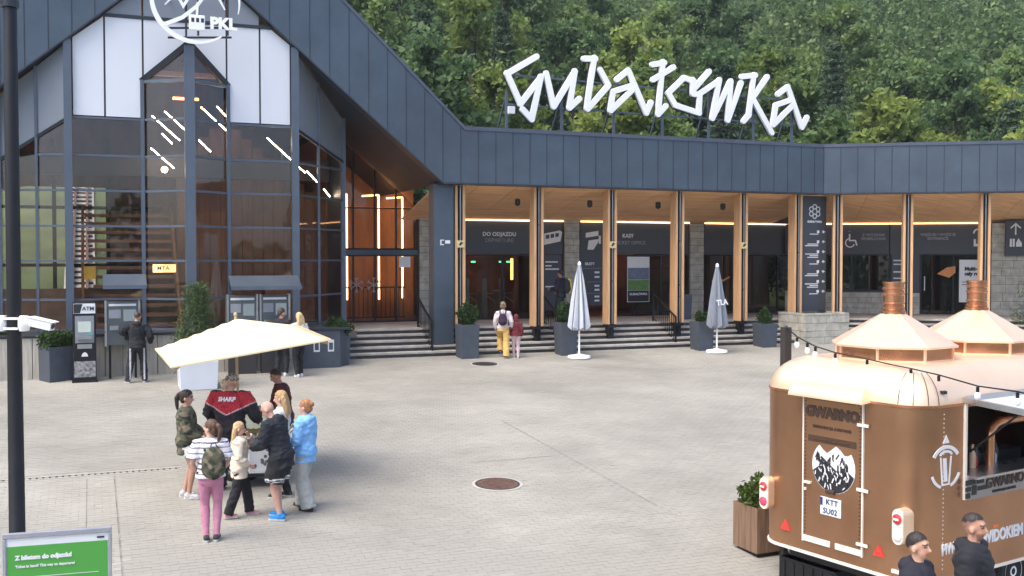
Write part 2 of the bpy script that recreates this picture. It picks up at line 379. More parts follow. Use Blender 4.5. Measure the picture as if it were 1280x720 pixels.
# largest in the picture: the front row in view, individually
proj = cells.copy()
wx = proj[:, 0]*U.x+proj[:, 1]*N.x; wy = proj[:, 0]*U.y+proj[:, 1]*N.y
pxs = 640+1300*wx/wy; pys = 322+1300*(CAMH-SLOPE*proj[:, 1])/wy
vis = (pxs > 150) & (pxs < 940) & (pys < 720) & (pys > 640)
near = np.where(vis)[0]; near = near[np.argsort(wy[near])][:300]
for i in near:
    o = bpy.data.objects.new('paver', pme); col.objects.link(o); o.parent = plaza_o
    o.location = (cells[i, 0], cells[i, 1], SLOPE*cells[i, 1]+random.uniform(-.0012, .0012)); o.rotation_euler = (sl+random.uniform(-.006, .006), random.uniform(-.006, .006), 0)
mask = np.ones(len(cells), bool); mask[near] = False; rest = cells[mask]; n = len(rest)
VV = np.zeros((n, 8, 3))
VV[:, :, 0] = rest[:, None, 0]+base[None, :, 0]*((rest[:, None, 2]-jt)/2-e*(base[None, :, 2] > 0))
VV[:, :, 1] = rest[:, None, 1]+base[None, :, 1]*(hy-e*(base[None, :, 2] > 0))
VV[:, :, 2] = SLOPE*VV[:, :, 1]+np.where(base[None, :, 2] > 0, 0, -.02)+rng.uniform(-.0012, .0012, size=(n, 1))+base[None, :, 0]*rng.uniform(-.001, .001, size=(n, 1))
FF = (np.arange(n)[:, None, None]*8+fb[None]).reshape(-1, 4)
tag(link('paver_field', npmesh('paver_field', VV.reshape(-1, 3), FF, M_paver), plaza_o), kind='stuff')

for a0_, a1_, b0_, b1_ in ((8.19, 8.215, 14.2, 20.9), (6.3, 8.1, 17.66, 17.68), (.30, .32, 11.2, 18.6), (-.12, -.105, 12, 18.5)):
    MB().add([(a, b, SLOPE*b+.003) for a, b in ((a0_, b0_), (a1_, b0_), (a1_, b1_), (a0_, b1_))], [(0, 1, 2, 3)]).build('joint_line', mat('dark_joint', (.20, .19, .17), .9, 0, .4, 5), plaza_o)
# manhole covers, drain channel
M_rust = mat('rusty_iron', (.13, .075, .055), .75, .3, .35, 9, .5, 40)
M_iron = mat('dark_iron', (.05, .045, .04), .7, .4, .3, 9, .4, 40)
M_conc = mat('pale_concrete', (.40, .385, .345), .85, 0, .15, 6, .3, 50)
def manhole(a, b, r, label, mm):
    t = empty('manhole_cover', ab(a, b), 0, label, 'manhole cover', 'manhole covers in the plaza')
    t.rotation_euler = (Matrix.Rotation(A, 3, 'Z') @ Matrix.Rotation(sl, 3, 'X')).to_euler()
    MB().lathe([(r+.07, -.02), (r+.07, .004), (r+.02, .005), (r+.02, -.02)], n=28).build('concrete_collar', M_conc, t)
    MB().lathe([(r+.015, -.02), (r+.015, .010), (r-.01, .010), (r-.01, -.02)], n=28).build('ring', M_iron, t)
    c = MB().lathe([(r-.015, -.02), (r-.015, .008), (.0, .008)], n=28)
    for i in range(-4, 5):
        for j in range(-4, 5):
            if (i*i+j*j) < 18: c.box(i*.07-.022, i*.07+.022, j*.07-.022, j*.07+.022, .008, .013)
    c.build('lid', mm, t)
manhole(*MANH[0], 'rust brown round manhole cover in the middle of the open plaza', M_rust)
manhole(*MANH[1], 'dark round manhole cover close to the steps behind the woman in yellow trousers', M_iron)
dr = empty('drain_channel', ab(-2.2, DRAIN_B), 0, 'narrow slotted drain channel running across the paving from the left edge', 'drain')
dr.rotation_euler = (Matrix.Rotation(A, 3, 'Z') @ Matrix.Rotation(sl, 3, 'X')).to_euler()
MB().box(0, 3.6, -.09, -.055, -.03, .003).box(0, 3.6, .055, .09, -.03, .003).build('channel_edge', M_conc, dr)
MB().box(0, 3.6, -.055, .055, -.03, -.02).build('channel_bed', M_black, dr)
gr = MB()
for i in range(36): gr.box(i*.1+.0, i*.1+.035, -.055, .055, -.018, .0)
gr.build('grating', M_iron, dr)

# ================================================================ STATION BUILDING
st = empty('station_building', (0, 0, 0), A, 'dark slate metal station building with glazed gable hall and timber column arcade', 'building')
GA, GZ = 2.6, 13.2
def low(a): return max(6.95, GZ-.85*abs(a-GA))
def upp(a): return max(8.68, 16.28-.946*abs(a-GA))
KLO = [GA-(GZ-6.95)/.85, GA, GA+(GZ-6.95)/.85]; KUP = [GA-(16.28-8.68)/.946, GA, GA+(16.28-8.68)/.946]
def prof(a0, a1, flo=low, fup=upp, klo=KLO, kup=KUP):
    bot = [a0]+[k for k in klo if a0 < k < a1]+[a1]; top = [a1]+[k for k in reversed(kup) if a0 < k < a1]+[a0]
    return [(x, flo(x)) for x in bot]+[(x, fup(x)) for x in top]
FB = 30.2
K = (24.15, FB)
a0 = -5.6; pitch = .5755; k = 0
while a0 < K[0]-.05:
    a1 = min(a0+pitch, K[0])
    MB().prism(prof(a0+.008, a1-.008, lambda x: low(x)+.03, lambda x: upp(x)-.06), FB, FB+.03).build('fascia_panel', M_fascia, st)
    seam = MB().box(a1-.012, a1+.004, FB-.012, FB+.02, low(a1)+.04, upp(a1)-.08)
    seam.build('standing_seam', M_dark, st)
    a0 = a1; k += 1
bk = MB()
xs = [-5.6]+[KLO[0], KUP[0], GA, KLO[2], KUP[2]]+[K[0]]; xs = sorted(xs)
for x0, x1 in zip(xs[:-1], xs[1:]): bk.prism([(x0, low(x0)+.02), (x1, low(x1)+.02), (x1, upp(x1)-.05), (x0, upp(x0)-.05)], FB+.032, FB+.42)
bk.build('fascia_backing', M_dark, st)
cp = MB(); dp = MB()
for x0, x1 in zip(xs[:-1], xs[1:]):
    cp.prism([(x0, upp(x0)-.09), (x1, upp(x1)-.09), (x1, upp(x1)+.03), (x0, upp(x0)+.03)], FB-.03, FB+.45)
    dp.prism([(x0, low(x0)-.02), (x1, low(x1)-.02), (x1, low(x1)+.028), (x0, low(x0)+.028)], FB-.012, FB+.42)
cp.build('roof_edge_cap', mat('cap_metal', (.085, .10, .13), .4, .35, .1, 2), st); dp.build('drip_edge', M_dark, st)
# roofs
rf = MB()
for x0, x1 in ((-5.6, KLO[0]), (KLO[0], GA), (GA, KLO[2])): rf.prism([(x0, low(x0)), (x1, low(x1)), (x1, low(x1)+.3), (x0, low(x0)+.3)], FB+.42, 44)
rf.build('gable_roof', M_soffit, st)
rf = MB().box(KLO[2]+.02, 30, FB+.45, 41, 8.1, 8.4); rf.build('flat_roof', M_dark, st)
# ---- gable glazing
GB = 30.4
def rake(a): return GZ-.85*abs(a-GA)-.015
TR = [2.72, 3.55, 4.6, 5.54, 6.5, 7.45, 8.46]
AL, AR = -.55, 5.49
def bars(name, segs, w=.07, d=.12, m=M_frame):
    for p, q in segs: MB().bar(p, q, w, d, up=(0, 1, 0)).build(name, m, st)
def pane(p0, p1, z0, z1, m=M_glass, name='pane', th=.012, z0b=None, z1b=None):
    """vertical pane between plan points p0,p1; heights may differ at the two ends"""
    z0b = z0 if z0b is None else z0b; z1b = z1 if z1b is None else z1b
    d = Vector((p1[0]-p0[0], p1[1]-p0[1])); n = Vector((-d.y, d.x)).normalized()*th
    q = [(p0[0], p0[1]), (p1[0], p1[1]), (p1[0]+n.x, p1[1]+n.y), (p0[0]+n.x, p0[1]+n.y)]
    jx, jy = (random.uniform(-.006, .006), random.uniform(-.006, .006)) if m in (M_glass,) else (0, 0)
    zs0 = [z0, z0b, z0b, z0]; zs1 = [z1, z1b, z1b, z1]
    vs = [(x, y+jx*(1 if i_ in (1, 2) else -1), z) for i_, ((x, y), z) in enumerate(zip(q, zs0))]+[(x, y+jy+jx*(1 if i_ in (1, 2) else -1), z) for i_, ((x, y), z) in enumerate(zip(q, zs1))]
    return MB().add(vs, [(3, 2, 1, 0), (4, 5, 6, 7), (0, 1, 5, 4), (1, 2, 6, 5), (2, 3, 7, 6), (3, 0, 4, 7)]).build(name, m, st)
PT = (2.5, 29.5)
cols = [(AL, GB), (1.33, GB), PT, (3.62, GB), (AR, GB)]
for i in range(4):
    p, q = cols[i], cols[i+1]
    prow = i in (1, 2)
    for z0, z1 in zip(TR[:-1], TR[1:]): pane(p, q, z0, z1)
    for z in TR: bars('transom', [((*p, z), (*q, z))], .06, .07)
    if prow:
        pane(p, q, 8.46, 9.5)
        bars('transom', [((*p, 9.5), (*q, 9.5))], .08, .10)
        e0, e1 = (9.5, 10.45) if i == 1 else (10.45, 9.5)
        pane(p, q, 9.5, e0, z1b=e1)
        MB().bar((*p, e0+.03), (*q, e1+.03), .16, .14, up=(0, 1, 0)).build('gablet_frame', M_dark, st)
bars('mullion', [((AL, GB-.03, 2.6), (AL, GB-.03, rake(AL)))], .20, .26)
bars('mullion', [((AR, GB-.03, 2.6), (AR, GB-.03, rake(AR)))], .20, .26)
bars('mullion', [((1.33, GB-.02, 2.6), (1.33, GB-.02, 9.55)), ((3.62, GB-.02, 2.6), (3.62, GB-.02, 9.6))], .10, .16)
bars('corner_mullion', [((PT[0], PT[1]-.02, 2.6), (PT[0], PT[1]-.02, 10.4))], .26, .26)
MB().add([(1.33, GB, 9.58), (PT[0], PT[1]-.05, 10.52), (PT[0], GB, 10.62), (3.62, GB, 9.58)], [(0, 1, 2), (1, 3, 2)]).build('gablet_roof', M_dark, st)
# white and grey infill panels (each one a piece)
def gp(a): return 9.58+(10.6-9.58)*(1-abs(a-PT[0])/1.15) if 1.33 < a < 3.62 else 8.5
MID = 11.25
ccs = [AL+.11, .38, 1.36, 2.5, 3.59, 4.51, AR-.11]
for x0, x1 in zip(ccs[:-1], ccs[1:]):
    a_, b_ = x0+.025, x1-.025
    inn = 1.3 < x0 and x1 < 3.7
    lo = [(a_, gp(a_)+.06), (b_, gp(b_)+.06)] if inn else [(a_, 8.52), (b_, 8.52)]
    ka = [GA-(GZ-.05-MID)/.85, GA+(GZ-.05-MID)/.85]
    top = [(x, min(MID-.05, rake(x)-.04)) for x in [b_]+[q for q in sorted(ka, reverse=True) if a_ < q < b_]+[a_]]
    MB().prism(lo+top, GB-.02, GB+.02).build('white_panel', M_white, st)
    if min(rake(a_), rake(b_)) > MID+.1 or max(rake(a_), rake(b_)) > MID+.3:
        xs_ = [x for x in (a_, b_) if rake(x) > MID+.08]
        aa = a_ if rake(a_) > MID+.08 else GA-(GZ-.1-MID)/.85; bb = b_ if rake(b_) > MID+.08 else GA+(GZ-.1-MID)/.85
        tp = [(x, rake(x)-.03) for x in ([bb]+([GA] if aa < GA < bb else [])+[aa])]
        MB().prism([(aa, MID+.05), (bb, MID+.05)]+tp, GB-.02, GB+.02).build('upper_gable_panel', M_greyp, st)
    MB().box(x1-.025, x1+.025, GB-.0, GB+.06, (gp(x1)+.02 if inn else 8.5), min(rake(x1), MID)).build('panel_joint', M_ink, st)
MB().box(.15, 5.05, GB-.05, GB+.06, MID-.045, MID+.045).build('gable_beam', M_dark, st)
# ---- side facets
RFA, RFB = (AR, GB), (7.4, 32.6)
LFA, LFB = (-3.4, GB+2.85*.404), (AL, GB)
def lerp(p, q, t): return (p[0]+(q[0]-p[0])*t, p[1]+(q[1]-p[1])*t)
def facet(P, Q, zb0, zb1, ts, nm):
    for t0, t1 in zip(ts[:-1], ts[1:]):
        p, q = lerp(P, Q, t0), lerp(P, Q, t1); b0_ = zb0+(zb1-zb0)*t0; b1_ = zb0+(zb1-zb0)*t1
        pane(p, q, b0_+.06, rake(p[0])-.06, M_greyp, 'grey_panel', .04, z0b=b1_+.06, z1b=rake(q[0])-.06)
        bars('rake_bar', [((*p, b0_), (*q, b1_))], .08, .10, M_dark)
        for z0, z1 in zip(TR[:-1], TR[1:]):
            if z0 >= min(b0_, b1_)-.05: continue
            pane(p, q, z0, min(z1, b0_), z1b=min(z1, b1_))
            bars('transom', [((*p, z0), (*q, z0))], .055, .07)
    for t in ts:
        p = lerp(P, Q, t); bars('mullion', [((*p, 2.6), (*p, rake(p[0])-.02))], .07 if t not in (0, 1) else .16, .12)
facet(RFA, RFB, 8.43, 7.70, [0, .47, 1], 'r')
facet(LFA, LFB, 6.55, 8.43, [0, .40, .72, 1], 'l')
MB().box(7.36, 7.5, 32.65, 34.8, 2.47, 8.9).build('return_wall', M_dark, st)
# ---- base wall with grey planks
MB().slab([(-4, 29.02), (6.45, 29.02), (6.45, 30.38), (-4, 30.38)], 1.3, 2.66).build('base_wall', M_intdark, st)
MB().slab([(6.45, 29.02), (6.74, 29.3), (7.3, 32.5), (5.55, 30.45), (6.45, 30.3)], 1.3, 2.66).build('base_return', M_pot, st)
x = -4.
while x < 5.35:
    w = .43; MB().box(x+.008, x+w-.008, 28.95+random.uniform(0, .008), 29.01, 1.5, 2.64).build('plank', M_plank, st); x += w
MB().box(5.38, 6.47, 28.94, 29.01, 1.45, 2.64).build('cladding_panel', M_pot, st)
for x in (5.72, 6.12):
    pl_ = MB().box(x, x+.17, 28.925, 28.94, 2.05, 2.38).build('notice_plate', M_txt, st)
    MB().box(x+.03, x+.14, 28.92, 28.925, 2.10, 2.30).build('notice_print', M_pot, pl_)
MB().box(-4, 6.75, 28.9, 29.35, 2.661, 2.71).build('wall_coping', M_dark, st)
MB().box(-4, 6.5, 29.35, 30.36, 2.661, 2.70).build('ledge', M_dark, st)
# ---- steps (each one a piece) and porch floor
sz = 1.667; rise = .16; trd = .30
Mw = Matrix.Translation((K[0], K[1], 0)) @ Matrix.Rotation(R(-33), 4, 'Z')
for i in range(5):
    b_ = 30.3+trd*i
    x = 6.78 if b_ < 32 else 7.5
    cuts = [x, 9.2+.4*i % 1.1, 11.9-.3*i % .9, 14.4+.23*i, 17.1-.21*i, 19.8+.17*i, 22.3-.2*i, 24.6]
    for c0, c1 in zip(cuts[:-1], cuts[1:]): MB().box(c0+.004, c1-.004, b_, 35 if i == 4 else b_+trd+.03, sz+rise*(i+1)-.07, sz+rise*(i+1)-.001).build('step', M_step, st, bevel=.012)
    MB().box(x, 24.5, b_+.07, 35, sz+rise*i-.2, sz+rise*(i+1)-.075).build('riser', M_mortar_shade, st)  # dark riser colour deepens the shadow lines below the nosings
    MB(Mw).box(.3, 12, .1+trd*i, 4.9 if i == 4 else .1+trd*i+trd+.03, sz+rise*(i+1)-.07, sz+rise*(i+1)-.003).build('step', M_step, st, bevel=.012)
    MB(Mw).box(.3, 12, .17+trd*i, 4.85, sz+rise*i-.2, sz+rise*(i+1)-.076).build('riser', M_mortar_shade, st)  # same painted nosing shade on the wing risers
FLZ = sz+5*rise
# ---- columns
def column(xf, sign=False):
    s_ = MB(xf); s_.box(-.018, .018, -.16, .17, sz+.36, 7.0).box(-.15, .15, -.19, .17, 2.36, 2.47); s_.box(-.10, .10, -.12, .12, 2.0, 2.36)
    c = s_.build('column', M_black, st)
    for x0, x1 in ((-.17, -.085), (.085, .17)):
        MB(xf).box(x0, x1, -.20, .18, 2.47, 7.12).build('timber', M_timber, c, bevel=.008)
    MB(xf).box(-.085, -.018, -.10, .17, 2.47, 7.05).box(.018, .085, -.10, .17, 2.47, 7.05).build('recess', M_intdark, c)
    MB(xf).box(-.012, .012, -.2, -.165, 2.5, 7.0).build('light_strip', M_steel, c)
    if sign:
        p = MB(xf).box(-.13, .13, -.225, -.205, 5.00, 5.22).build('wayfinding_plate', mat('plate_yellow', (.62, .50, .25), .6), c)
        k_ = MB(xf); k_.prism([(-.06, 5.09), (-.01, 5.05), (.08, 5.14), (.02, 5.19)], -.23, -.226); k_.build('leaf_mark', M_ink, p)
CB = 30.88
for i, a in enumerate((10.66, 13.33, 15.98, 18.56, 21.13, 23.45)): column(Matrix.Translation((a, CB, 0)), i in (0, 2, 4))
WCOL = [.55, 2.95, 5.52, 8.1]
for a in WCOL: column(Mw @ Matrix.Translation((a, .68, 0)))
# steel pier left of the arcade
pr = MB().box(9.78, 10.42, 30.62, 31.15, 2.0, 6.96).build('steel_pier', M_fascia, st, bevel=.01)
MB().box(9.98, 10.10, 30.605, 30.618, 5.07, 5.10).box(9.98, 10.02, 30.605, 30.618, 5.10, 5.24).box(10.0, 10.10, 30.605, 30.618, 5.21, 5.24).box(10.14, 10.30, 30.605, 30.618, 5.12, 5.22).build('pier_mark', M_txt, pr)
# ---- soffit of the arcade: separate timber panels
x = 9.95
while x < 25.2:
    w = min(1.33, 25.2-x)
    MB().add([(x+.006, 30.64, 6.95), (x+w-.006, 30.64, 6.95), (x+w-.006, 34.86, 6.0), (x+.006, 34.86, 6.0), (x+.006, 30.64, 7.0), (x+w-.006, 30.64, 7.0), (x+w-.006, 34.86, 6.05), (x+.006, 34.86, 6.05)],
             [(3, 2, 1, 0), (4, 5, 6, 7), (0, 1, 5, 4), (1, 2, 6, 5), (2, 3, 7, 6), (3, 0, 4, 7)]).build('soffit_panel', M_timberd, st); x += w
x = .25
while x < 11.5:
    w = 1.33
    MB(Mw).add([(x+.006, .44, 6.95), (x+w-.006, .44, 6.95), (x+w-.006, 4.66, 6.0), (x+.006, 4.66, 6.0), (x+.006, .44, 7.0), (x+w-.006, .44, 7.0), (x+w-.006, 4.66, 6.05), (x+.006, 4.66, 6.05)],
             [(3, 2, 1, 0), (4, 5, 6, 7), (0, 1, 5, 4), (1, 2, 6, 5), (2, 3, 7, 6), (3, 0, 4, 7)]).build('soffit_panel', M_timberd, st); x += w
for a in (12.6, 15.2, 17.8, 20.4):     # little loudspeakers under the soffit
    MB().lathe([(.02, .0), (.09, .05), (.09, .22), (.03, .25)], (a+.2, 31.2, 6.35), 10).build('soffit_speaker', M_black, st, smooth=40)
# ---- back wall of the arcade
BW = 34.8
def piers(x0, x1, z0, z1, b0_, xf=None, h=.24):
    MB(xf).box(x0+.01, x1-.01, b0_+.02, b0_+.3, z0, z1).build('pier_core', M_mortar_shade, st)
    z = z0; r = 0
    while z < z1-.04:
        zz = min(z+h*random.uniform(.8, 1.2), z1); x = x0
        while x < x1-.02:
            w = random.uniform(.28, .55); xx = x1 if x1-x-w < .18 else x+w
            MB(xf).box(x+.006, xx-.006, b0_+random.uniform(-.012, .012), b0_+.1, z+.006, zz-.006).build('stone', M_stone, st); x = xx
        z = zz
piers(10.55, 11.15, FLZ, 6.35, BW-.15)
piers(16.1, 16.7, FLZ, 6.05, BW-.12)
piers(21.45, 22.05, FLZ, 6.0, BW-.12)
def band(x0, x1, z0=4.82, z1=6.02, xf=None, b_=BW, name='sign_panel'):
    return MB(xf).box(x0+.01, x1-.01, b_-.06, b_+.12, z0, z1).build(name, M_band, st)
s1 = band(11.2, 15.15); s2 = band(15.17, 16.05); s3 = band(16.75, 17.75, 2.9, 6.0); s4 = band(17.8, 21.4); s5 = band(22.1, 24.1); s6 = band(24.12, 28.5)
text('lettering', 'DO ODJAZDU', .20, M_txt, s1, (13.55, BW-.065, 5.52), bold=.004)
text('lettering', 'DEPARTURE', .20, M_txtg, s1, (13.55, BW-.065, 5.30))
text('lettering', 'KASY', .20, M_txt, s4, (18.75, BW-.065, 5.50), bold=.004)
text('lettering', 'TICKET OFFICE', .19, M_txtg, s4, (18.85, BW-.065, 5.24))
ic = MB()   # train pictogram
ic.prism([(15.3, 5.15), (15.95, 5.28), (16.02, 5.62), (15.92, 5.68), (15.3, 5.56)], BW-.07, BW-.062)
ic = ic.build('train_pictogram', M_txt, s2)
for i in range(3): MB().prism([(15.36+i*.19, 5.36+.036*i), (15.50+i*.19, 5.385+.036*i), (15.50+i*.19, 5.53+.03*i), (15.36+i*.19, 5.51+.03*i)], BW-.076, BW-.071).build('pictogram_window', M_band, ic)
ic = MB()   # hand with ticket pictogram
ic.prism([(16.98, 5.42), (17.5, 5.5), (17.5, 5.68), (16.98, 5.6)], BW-.07, BW-.062).prism([(17.05, 4.98), (17.3, 4.98), (17.45, 5.2), (17.55, 5.38), (17.1, 5.32)], BW-.07, BW-.062).prism([(17.52, 5.2), (17.6, 5.2), (17.6, 5.5), (17.52, 5.5)], BW-.07, BW-.062)
ic.build('ticket_pictogram', M_txt, s3)
text('lettering', 'BILETY', .13, M_txt, s3, (17.15, BW-.065, 4.45), bold=.004)
for i, z in enumerate((4.1, 3.93, 3.6, 3.45, 3.2, 3.05)): MB().box(17.35, 17.55, BW-.066, BW-.062, z, z+.07).build('notice_line', M_txt, s3)
for z in (4.28, 3.78, 3.35): MB().box(16.85, 17.65, BW-.066, BW-.062, z, z+.012).build('notice_rule', M_txtg, s3)
nb = MB().box(15.3, 16.0, BW-.05, BW+.1, 2.75, 4.8).build('notice_board', M_band, st)
for i, (z, w) in enumerate(((4.5, .5), (4.36, .25), (4.24, .55), (3.6, .6))): MB().box(15.35, 15.35+w, BW-.056, BW-.052, z, z+.05).build('notice_line', M_txt, nb)
for x0, x1 in ((11.25, 16.05), (16.75, 21.4), (22.1, 26.3)): MB().box(x0, x1, BW-.12, BW-.09, 6.0, 6.03).build('cornice_light', mat('cornice_glow', (1, .8, .5), .5, emit=(1, .62, .30), estr=2.2), st)
MB(Mw).box(.3, 6.5, 4.48, 4.51, 6.0, 6.03).build('cornice_light', MATS['cornice_glow'], st) if 'Mw' in globals() else None
# doors / glazing of the arcade
def glaz(x0, x1, z0, z1, n, b_=BW, xf=None, m=M_glassd):
    w = (x1-x0)/n
    for i in range(n):
        MB(xf).box(x0+i*w+.03, x0+(i+1)*w-.03, b_+.03, b_+.045, z0+.05, z1-.03).build('pane', m, st)
    for i in range(n+1): MB(xf).box(x0+i*w-.03, x0+i*w+.03, b_, b_+.09, z0, z1).build('window_frame', M_black, st)
    MB(xf).box(x0, x1, b_+.005, b_+.085, z0, z0+.06).build('window_frame', M_black, st); MB(xf).box(x0, x1, b_+.005, b_+.085, z1-.05, z1).build('window_frame', M_black, st)
glaz(7.5, 10.5, 4.95, 6.4, 4); glaz(7.5, 10.5, FLZ, 4.78, 4)
MB().box(7.5, 10.55, BW-.03, BW+.12, 4.78, 4.95).build('door_header', M_fascia, st)
for i, (x0, x1) in enumerate(((7.5, 8.25), (8.25, 9.0), (9.0, 9.75), (9.75, 10.5))):
    t0 = rake(x0)-.05; t1 = rake(x1)-.05
    pane((x0+.03, BW+.03), (x1-.03, BW+.03), 6.42, t0, M_glassd, z1b=t1)
    MB().box(x1-.03, x1+.03, BW, BW+.08, 6.4, t1).build('window_frame', M_black, st)
dnt = MB().box(9.85, 10.25, BW-.02, BW-.005, 4.35, 4.72).build('door_notice', M_txt, st)
fl = MB()     # snowflake decals on the doors
for cx, cz in ((8.35, 3.75), (8.95, 3.75)):
    for k_ in range(3):
        for sgn in (-1, 1):
            t_ = R(60*k_+30); p = (cx, cz); q = (cx+sgn*.26*math.cos(t_), cz+sgn*.26*math.sin(t_)); seg(fl, p, q, .03, BW-.012, BW-.006)
            m_ = (cx+sgn*.17*math.cos(t_), cz+sgn*.17*math.sin(t_))
            for dd in (-40, 40): seg(fl, m_, (m_[0]+sgn*.1*math.cos(t_+R(dd)), m_[1]+sgn*.1*math.sin(t_+R(dd))), .022, BW-.012, BW-.006)
fl.build('snowflake_decal', M_txtg, st)
glaz(12.3, 15.1, FLZ, 4.8, 2); MB().box(11.17, 12.28, BW, BW+.1, FLZ, 4.8).build('wall_panel', M_band, st)
glaz(17.85, 21.4, FLZ, 4.8, 3); glaz(22.1, 24.1, FLZ+.1, 4.8, 2); glaz(24.2, 28.4, FLZ+.1, 4.8, 3)
# poster with mountain picture in the ticket office window, landscape screen
po = MB().box(18.75, 19.7, BW-.02, BW+.0, 3.0, 4.72).build('window_poster', M_txt, st)
MB().box(18.77, 19.68, BW-.026, BW-.022, 3.85, 4.3).build('poster_hills', mat('poster_blue', (.14, .17, .24), .6, 0, .3, 8), po)
MB().box(18.77, 19.68, BW-.026, BW-.022, 3.45, 3.84).build('poster_meadow', mat('poster_green', (.10, .22, .05), .6, 0, .3, 8), po)
MB().box(18.77, 19.68, BW-.026, BW-.022, 3.02, 3.44).build('poster_footer', M_ink, po)
text('poster_print', 'GUBAŁÓWKA', .12, M_txt, po, (19.22, BW-.03, 3.3), bold=.003)
hd = MB()
for pts in ([(22.5, 3.75), (22.75, 3.88), (23.0, 3.78), (23.3, 3.92)], [(26.3, 3.3), (26.6, 3.42), (26.8, 3.36), (27.1, 3.55)]): stroke(hd, pts, .07, BW-.01, BW-.003)
hd.build('orange_pattern_decal', mat('decal_orange', (.6, .25, .08), .6), st)
# arcade interior
MB().box(11.2, 28.6, 39.6, 39.8, FLZ, 6.5).build('inner_wall', M_intwood, st)
MB().box(11.2, 28.6, 35.0, 39.6, FLZ-.2, FLZ-.002).build('inner_floor', M_intfloor, st)
MB().box(11.2, 28.6, 35.0, 39.6, 6.05, 6.2).build('inner_ceiling', M_intdark, st)
for x in (16.4, 21.75): MB().box(x-.1, x+.1, 35.1, 39.6, FLZ, 6.05).build('inner_partition', M_intdark, st)
for x, b_, z in ((14.75, 36.5, 3.85), (18.9, 37.5, 4.0), (13.2, 38.6, 3.9), (20.3, 38.9, 3.9)):
    MB().box(x-.04, x+.04, b_, b_+.06, z, z+.8).build('wall_light', M_lampo, st)
for x in (12.9, 14.0, 14.3): MB().box(x, x+.16, 35.9, 35.95, 4.5, 4.56).build('gate_signal', mat('green_led', (.1, .8, .3), .5, emit=(.1, .8, .4), estr=1.5), st)

# ---- right wing
x = 0
while x < 11.4:
    MB(Mw).prism([(x+.008, 6.98), (x+pitch-.008, 6.98), (x+pitch-.008, 8.62), (x+.008, 8.62)], 0, .03).build('fascia_panel', M_fascia, st)
    MB(Mw).box(x+pitch-.012, x+pitch+.004, -.012, .02, 6.99, 8.6).build('standing_seam', M_dark, st); x += pitch
MB(Mw).box(.02, 12, .032, .42, 6.96, 8.62).build('fascia_backing', M_dark, st)
MB(Mw).box(-.0, 12, -.03, .45, 8.60, 8.71).build('roof_edge_cap', MATS['cap_metal'], st)
MB(Mw).box(.0, 12, -.012, .42, 6.93, 6.978).build('drip_edge', M_dark, st)
MB(Mw).box(.3, 12, .45, 9, 8.1, 8.4).build('flat_roof', M_dark, st)
WB = 4.6
w1 = band(-1.0, 2.95, xf=Mw, b_=WB); w2 = band(2.97, 6.55, xf=Mw, b_=WB); w3 = MB(Mw).box(7.05, 7.75, WB-.7, WB-.6, 4.75, 6.1).build('sign_panel', M_band, st)
rz_w = R(-33)
def wtext(nm, body, size, m, par, p, z, q, **k): return text(nm, body, size, m, par, Mw @ Vector((p, q, z)), rot=(R(90), 0, rz_w), **k)
wc = MB(Mw); stroke(wc, arc(1.47, 5.27, .17, .17, 100, 340), .045, WB-.075, WB-.065); wc.lathe([(.05, 0), (.05, .006)], (1.45, WB-.07, 5.72), 8)
stroke(wc, [(1.45, 5.62), (1.45, 5.36), (1.67, 5.36), (1.73, 5.16)], .055, WB-.075, WB-.065); wc.build('wheelchair_pictogram', M_txt, w1)
wtext('lettering', 'Z WÓZKIEM\nWHEELCHAIR', .15, M_txtg, w1, 2.35, 5.5, WB-.07, bold=.003)
wtext('lettering', 'WEJŚCIE I WYJŚCIE\nENTRANCE', .15, M_txtg, w2, 4.75, 5.5, WB-.07, bold=.003)
ar = MB(Mw); stroke(ar, [(7.4, 5.55), (7.4, 5.95)], .05, WB-.72, WB-.71); stroke(ar, [(7.22, 5.8), (7.4, 5.97), (7.58, 5.8)], .05, WB-.72, WB-.71)
ar.box(7.2, 7.27, WB-.72, WB-.71, 5.1, 5.4).box(7.3, 7.37, WB-.72, WB-.71, 5.1, 5.4).box(7.42, 7.62, WB-.72, WB-.71, 5.1, 5.24).prism([(7.42, 5.24), (7.62, 5.24), (7.5, 5.42)], WB-.72, WB-.71).build('toilet_pictogram', M_txt, w3)
a2_ = MB(Mw); stroke(a2_, arc(6.2, 5.62, .14, .16, 180, 0), .06, WB-.075, WB-.065); a2_.box(6.06, 6.4, WB-.075, WB-.065, 5.12, 5.22).box(6.06, 6.14, WB-.075, WB-.065, 5.22, 5.4).build('bench_pictogram', M_txt, w2)
MB(Mw).box(-1, 3, WB, WB+.1, FLZ, 3.35).build('stone_plinth', M_stone, st)
piers(.1, 3.0, FLZ, 3.35, WB-.1, Mw); piers(3.0, 4.1, FLZ, 3.3, WB-.1, Mw); piers(6.6, 8.0, FLZ, 6.0, WB-.55, Mw, .3)
glaz(.1, 3.0, 3.35, 4.82, 2, WB, Mw, glass('grey_glass', (.5, .52, .52), .08))
nb = MB(Mw).box(3.05, 4.1, WB-.02, WB+.08, 3.3, 4.82).build('notice_board', M_band, st)
for i, (z, w) in enumerate(((4.55, .45), (4.4, .7), (4.1, .5), (3.85, .4), (3.7, .55), (3.5, .7))): MB(Mw).box(3.12, 3.12+w, WB-.03, WB-.022, z, z+.045).build('notice_line', M_txt, nb)
glaz(4.15, 6.55, FLZ, 4.82, 2, WB, Mw)
dh = MB(Mw).box(4.25, 4.29, WB-.12, WB-.09, 3.4, 3.95).box(4.25, 4.29, WB-.1, WB, 3.4, 3.44).box(4.25, 4.29, WB-.1, WB, 3.91, 3.95).build('door_handle', M_steel, st)
po = MB(Mw).box(5.55, 6.6, WB-.06, WB-.04, 2.95, 4.6).build('hanging_poster', M_txt, st)
